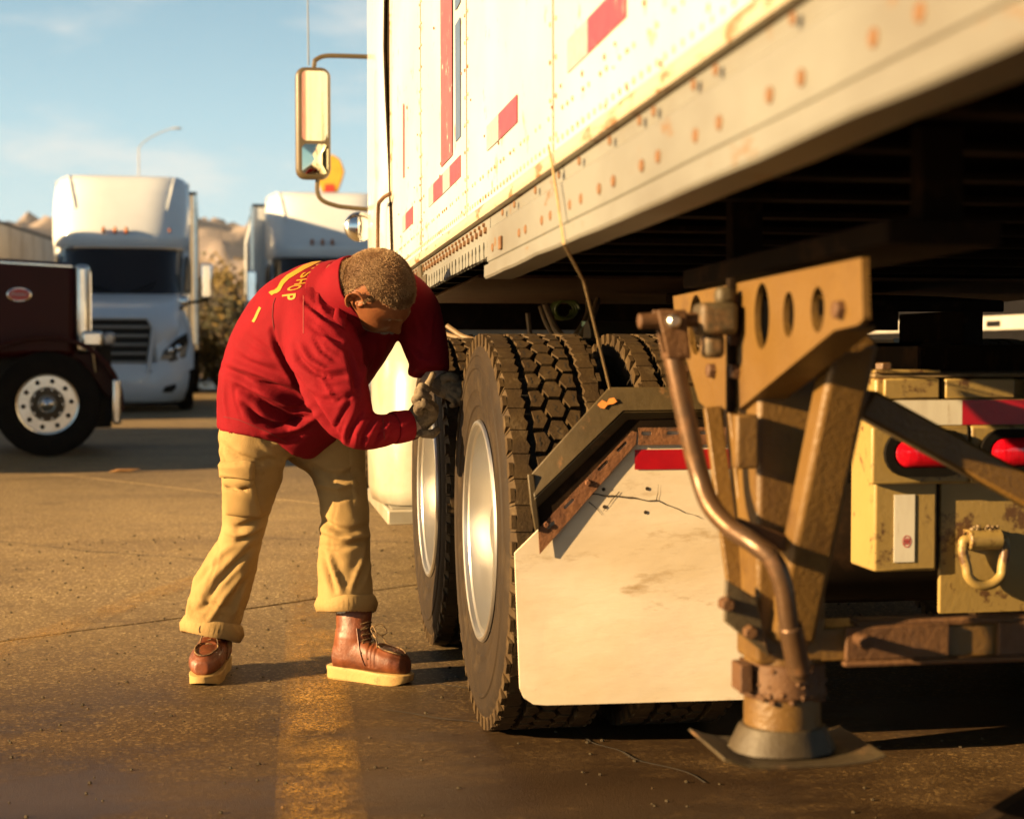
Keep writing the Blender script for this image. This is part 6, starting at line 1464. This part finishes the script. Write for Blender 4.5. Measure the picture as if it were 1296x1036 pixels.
for k in range(26000):
    i = random.choice(idx); c = Vector(hc_[i])+Vector((random.gauss(0,.0014),random.gauss(0,.0014),random.gauss(0,.0014))); nn = (Vector(hn_[i])+Vector((random.gauss(0,.3),random.gauss(0,.3),random.gauss(0,.3)))+F_*.35).normalized()
    s_ = nn.cross(Vector((random.random(),random.random(),random.random()))).normalized()*.0008; br.add([c-s_, c+s_, c+nn*random.uniform(.0025,.0055)], [(0,1,2)])
body = person_part('body', hm_, 'skin')
hair = person_part('hair', hme, 'hair_base')
tag(obj('hair_bristles', br, M['hair'], hair, smooth=0), kind='stuff')
ms = MB()
for k in range(1400):
    a = random.gauss(0,.014); base = hp(a, .118+.008*(1-abs(a)/.03), -.047+random.gauss(0,.003)-abs(a)*.25); r = hbv.find_nearest(base)
    if r[0] is None: continue
    nn = (r[1]+Vector((random.gauss(0,.4),random.gauss(0,.4),random.gauss(0,.4)))-U_*.5).normalized(); s_ = nn.cross(U_).normalized()*.0007; ms.add([r[0]-s_, r[0]+s_, r[0]+nn*random.uniform(.003,.008)], [(0,1,2)])
for k in range(1600):
    th = random.uniform(-1.5,1.5); ph = random.uniform(-1.35,-.55); base = hp(*head_pt(th, ph)); r = hbv.find_nearest(base); 
    if r[0] is None: continue
    nn = (r[1]+Vector((random.gauss(0,.5),)*3)).normalized(); s_ = nn.cross(U_).normalized()*.0004; ms.add([r[0]-s_, r[0]+s_, r[0]+nn*random.uniform(.001,.003)], [(0,1,2)])
obj('moustache', ms, M['moustache'], body, smooth=0)
for s_ in (1, -1):
    c = hp(s_*.031, .090, .012); r = hbv.find_nearest(c); e_ = MB().ball(tuple(r[0]-F_*.0125), .0105*HS, 14, 10); obj('eye', e_, M['label_white'], body)
    b = [hbv.find_nearest(hp(s_*q, .105, .030+w_))[0]+F_*.001 for q, w_ in ((.014,-.002),(.030,.003),(.046,-.002))]
    obj('eyebrow', MB().tube(b, [.002,.0035,.002], 6, smooth=3), M['hair'], body)

# ---- gloves
def glove(name, palm, fingers, cuff, m_c='glove_cuff'):
    mb = MB(); loft_px(mb, palm, n=18, sub=4)
    for pts, r in fingers:
        P = [D(*q) for q in pts]; rr = [r*1.08, r, r*.94, r*.80][:len(P)]; mb.tube(P, rr+[r*.8]*(len(P)-len(rr)), 12, smooth=4); mb.ball(tuple(P[-1]), r*.82, 10, 8)
        for q in P[1:-1]: mb.ball(tuple(q), r*1.06, 10, 8)
    g_ = fuse(mb, .0026, 2); ripple(g_, lambda v: .0012*noise.noise(v*70)+.0006*noise.noise(v*170))
    o = person_part(name, g_, 'glove')
    cb2 = MB(); loft_px(cb2, cuff, n=20, sub=3, cap=False); me = bpy.data.meshes.new('knit_cuff'); me.from_pydata([tuple(v) for v in cb2.v], [], cb2.f); me.update(); person_part('knit_cuff', me, m_c, o)
    return o
R0 = .0118
glove('glove', [(512,539,4.50,13,.030),(522,536,4.50,16,.034),(532,528,4.50,18,.036),(540,518,4.50,17,.030),(545,510,4.51,12,.022)],
 [([(535,508,4.49),(538,497,4.475),(542,486,4.47),(548,474,4.47)], R0*.93),
  ([(534,504,4.475),(529,498,4.45),(534,489,4.44),(542,493,4.445)], R0*.98),
  ([(531,512,4.47),(526,506,4.44),(533,499,4.43),(543,503,4.44)], R0*1.04),
  ([(532,522,4.465),(528,517,4.435),(537,511,4.425),(546,516,4.44)], R0*1.02),
  ([(526,543,4.49),(536,548,4.475),(547,549,4.48),(553,544,4.49)], R0*1.12)],
 [(513,538.5,4.50,16.5,.040),(518,538,4.50,17.5,.042),(524,536,4.50,17.5,.041),(529,533,4.50,17,.039)])
glove('glove', [(549,478,4.70,14,.032),(558,486,4.69,15,.032),(568,491,4.68,15,.030),(576,494,4.68,13,.024)],
 [([(572,483,4.67),(582,486,4.655),(588,494,4.66),(588,501,4.67)], R0*.98),
  ([(573,489,4.66),(583,493,4.645),(588,501,4.65),(585,507,4.66)], R0*1.0),
  ([(571,496,4.66),(580,500,4.645),(584,506,4.65),(580,510,4.66)], R0*.96),
  ([(566,501,4.66),(573,506,4.65),(576,511,4.66),(572,513,4.665)], R0*.86),
  ([(560,480,4.66),(569,476,4.65),(577,479,4.655),(581,484,4.66)], R0*1.08)],
 [(541,470,4.70,18,.040),(547,475,4.70,18,.042),(552,479,4.70,17,.040),(556,483,4.695,16,.037)])

# ---- boots
def boot(toe, heel, shaft_top, seed):
    """toe, heel: ground points; shaft_top: world point where the leg enters"""
    f = (toe-heel); L_ = f.length; f.normalize(); l_ = Vector((-f.y, f.x, 0)); o_ = heel
    def bp(x, y, z): return o_+f*x+l_*y+Vector((0,0,z))
    top = shaft_top-heel; tx, ty = top.dot(f), top.dot(l_)
    up = MB()
    secs = [(.025,.034,.050,.075),(.06,.043,.050,.105),(.10,.044,.048,.112),(.14,.045,.045,.100),(.18,.050,.043,.086),(.22,.053,.041,.075),(.255,.050,.038,.068),(.285,.038,.034,.054),(.300,.020,.030,.042)]
    n = 24; vs = []
    sc_ = L_/.312
    for (x, hw, zc, h) in secs:
        for k in range(n):
            a = 2*math.pi*k/n; ca, sa = math.cos(a), math.sin(a); z = .030+(h*.5)+h*.5*math.copysign(abs(sa)**.8, sa)
            vs.append(bp(x*sc_, hw*math.copysign(abs(ca)**.75, ca), z))
    m_ = len(secs); up.add(vs, [(i*n+k, i*n+(k+1)%n, (i+1)*n+(k+1)%n, (i+1)*n+k) for i in range(m_-1) for k in range(n)]+[tuple(range(n)), tuple((m_-1)*n+k for k in range(n))])
    zt2 = top.z
    rows = [(.075,0,.06,.062,.044),(.078,0,.10,.062,.045),(.080,.0,.135,.058,.045),(.078+(tx-.078)*.5,ty*.5,.165,.056,.047),(tx,ty,zt2,.060,.053)]
    vs = []
    for (x, y, z, rx, ry) in rows:
        for k in range(n): a = 2*math.pi*k/n; vs.append(bp(x*1.0+rx*math.cos(a), y+ry*math.sin(a), z+.012*math.cos(a)*(z > .15)))
    m_ = len(rows); up.add(vs, [(i*n+k, i*n+(k+1)%n, (i+1)*n+(k+1)%n, (i+1)*n+k) for i in range(m_-1) for k in range(n)]+[tuple(range(n)), tuple((m_-1)*n+k for k in range(n))])
    me = fuse(up, .0042, 3)
    # moc toe ridge, heel counter and creases over the vamp
    co, no = arrays(me); O = np.array(o_); fx = (co-O) @ np.array(f); fy_ = (co-O) @ np.array(l_); fz = co[:,2]-o_.z
    ex = ((fx/sc_-.235)/.052)**2+(fy_/.033)**2; ridge_ = np.exp(-((np.sqrt(ex)-1)/.12)**2)*(fz > .055)*(fx/sc_ > .17)
    cre = sum(-.0028*np.exp(-((fx/sc_-x0-.15*np.abs(fy_))/.004)**2)*(fz > .05) for x0 in (.168,.182,.197))
    ctr = .0016*(1/(1+np.exp((fx/sc_-(.075-.12*(fz-.06)))/.002)))*(fz < .15)
    co = co+no*(.0035*ridge_+cre+ctr)[:,None]; me.vertices.foreach_set('co', co.ravel()); me.update()
    b_ = person_part('boot', me, 'boot_leather')
    # wedge sole
    out_ = [(-.006,.0),(-.002,.022),(.015,.036),(.06,.041),(.11,.042),(.16,.047),(.205,.054),(.25,.053),(.285,.043),(.308,.022),(.313,0)]
    ol = out_+[(x, -y*.97) for x, y in out_[-2:0:-1]]; q_ = []
    for i in range(len(ol)):
        p0, p1, p2, p3 = [Vector((*ol[(i+d)%len(ol)], 0)) for d in (-1,0,1,2)]
        for t in (0,.34,.67): r_ = .5*((2*p1)+(p2-p0)*t+(2*p0-5*p1+4*p2-p3)*t*t+(3*p1-p0-3*p2+p3)*t**3); q_.append((r_.x, r_.y))
    ol = q_; k = len(ol); s2 = MB(); vs = []
    lv = [(.0,.985,0),(.006,1.0,.0),(.022,1.0,.0),(.028,1.012,0),(.035,1.015,0),(.038,.98,0)]
    for (z, s_, _) in lv:
        for (x, y) in ol: vs.append(bp((.155+(x-.155)*s_)*sc_, y*s_*.92, z*(1.08-.22*min(1,max(0,x/.30))) + (.010*max(0,(x-.27)/.04) if z < .01 else 0)))
    s2.add(vs, [(i*k+j, i*k+(j+1)%k, (i+1)*k+(j+1)%k, (i+1)*k+j) for i in range(len(lv)-1) for j in range(k)]+[tuple(range(k)), tuple((len(lv)-1)*k+j for j in range(k))])
    obj('sole', s2, M['boot_sole'], b_, smooth=50)
    bv = bvh_of(me); Ti = wm(b_); bvw = bv   # me already local to man
    def on(x, y, z0=.35):
        W_ = Ti.inverted() @ bp(x, y, z0); r = bv.ray_cast(W_, Ti.to_3x3().inverted() @ Vector((0,0,-1))); return (Ti @ r[0]) if r[0] is not None else None
    def surf(x, y, z):  # nearest surface point to a spot on the front of the shaft
        r = bv.find_nearest(Ti.inverted() @ bp(x, y, z)); return Ti @ r[0] + (Ti.to_3x3() @ r[1])*.0025
    random.seed(seed); la = MB(); prev = None
    ty0 = [(.175,.075),(.158,.088),(.147,.103),(.140,.120),(.137,.138),(.137,.156),(.138,.174)]
    for k, (x, z) in enumerate(ty0):
        wv = .016+.001*k; a = surf(x*sc_-.006, wv, z); b = surf(x*sc_-.006, -wv, z); c = surf(x*sc_+.004, 0, z+.004)+f*.003
        la.tube([a, c, b], .0019, 6, smooth=4)
        if k < len(ty0)-1:
            x2, z2 = ty0[k+1]; a2 = surf(x2*sc_-.006, wv, z2); la.tube([b, (b+a2)/2+f*.005+Vector((0,0,.002)), a2], .0019, 6, smooth=4)
    kn = surf(.150*sc_, 0, .158)+f*.006
    for s_ in (-1, 1):
        la.tube([kn, kn+f*.022+l_*s_*.022+Vector((0,0,.014)), kn+f*.040+l_*s_*.030+Vector((0,0,-.012)), kn+f*.022+l_*s_*.014+Vector((0,0,-.020)), kn], .0019, 6, smooth=5)
        la.tube([kn, kn+f*.030+l_*s_*.020+Vector((0,0,-.025)), kn+f*.040+l_*s_*.028+Vector((0,0,-.050))], .0019, 6, smooth=4)
    obj('laces', la, M['lace'], b_)
    # tongue / vamp seam piping
    pp = [surf(.165*sc_, .030, .06), surf(.15*sc_, .026, .085), surf(.125*sc_, .024, .12), surf(.118*sc_, .024, .16)]; qq = [surf(.165*sc_, -.030, .06), surf(.15*sc_, -.026, .085), surf(.125*sc_, -.024, .12), surf(.118*sc_, -.024, .16)]
    obj('eyelet_stay', MB().tube(pp, .0022, 6, smooth=3).tube(qq, .0022, 6, smooth=3), M['boot_leather'], b_)
    ri = MB()
    P = [surf((.235+.054*math.cos(a))*sc_, .034*math.sin(a), .12) for a in [rad(-125+250*k/20) for k in range(21)]]
    ri.tube(P, .0022, 6); obj('toe_seam', ri, M['lace'], b_)
    return b_
def gp(px, py): v = onZ(px, py, 0); return v
h2_, t2_ = gp(419,855.5), gp(521,866)
b2 = boot(t2_, h2_, D(449, 770, 4.86), 2)
t1_ = gp(254,869); d1_ = (CF.to_3x3() @ Vector((.03,1,0))).normalized(); 
b1 = boot(t1_, t1_+d1_*.305, D(268, 785, 4.92), 4)
obj('sock', MB().lathe([(0,.050),(.05,.053)], 'Z', 20, c=tuple(D(447,782,4.862))), M['sock'], b2)
# worn tool in the shaded hand: a short pry bar resting on the tyre is not visible, nothing more is held
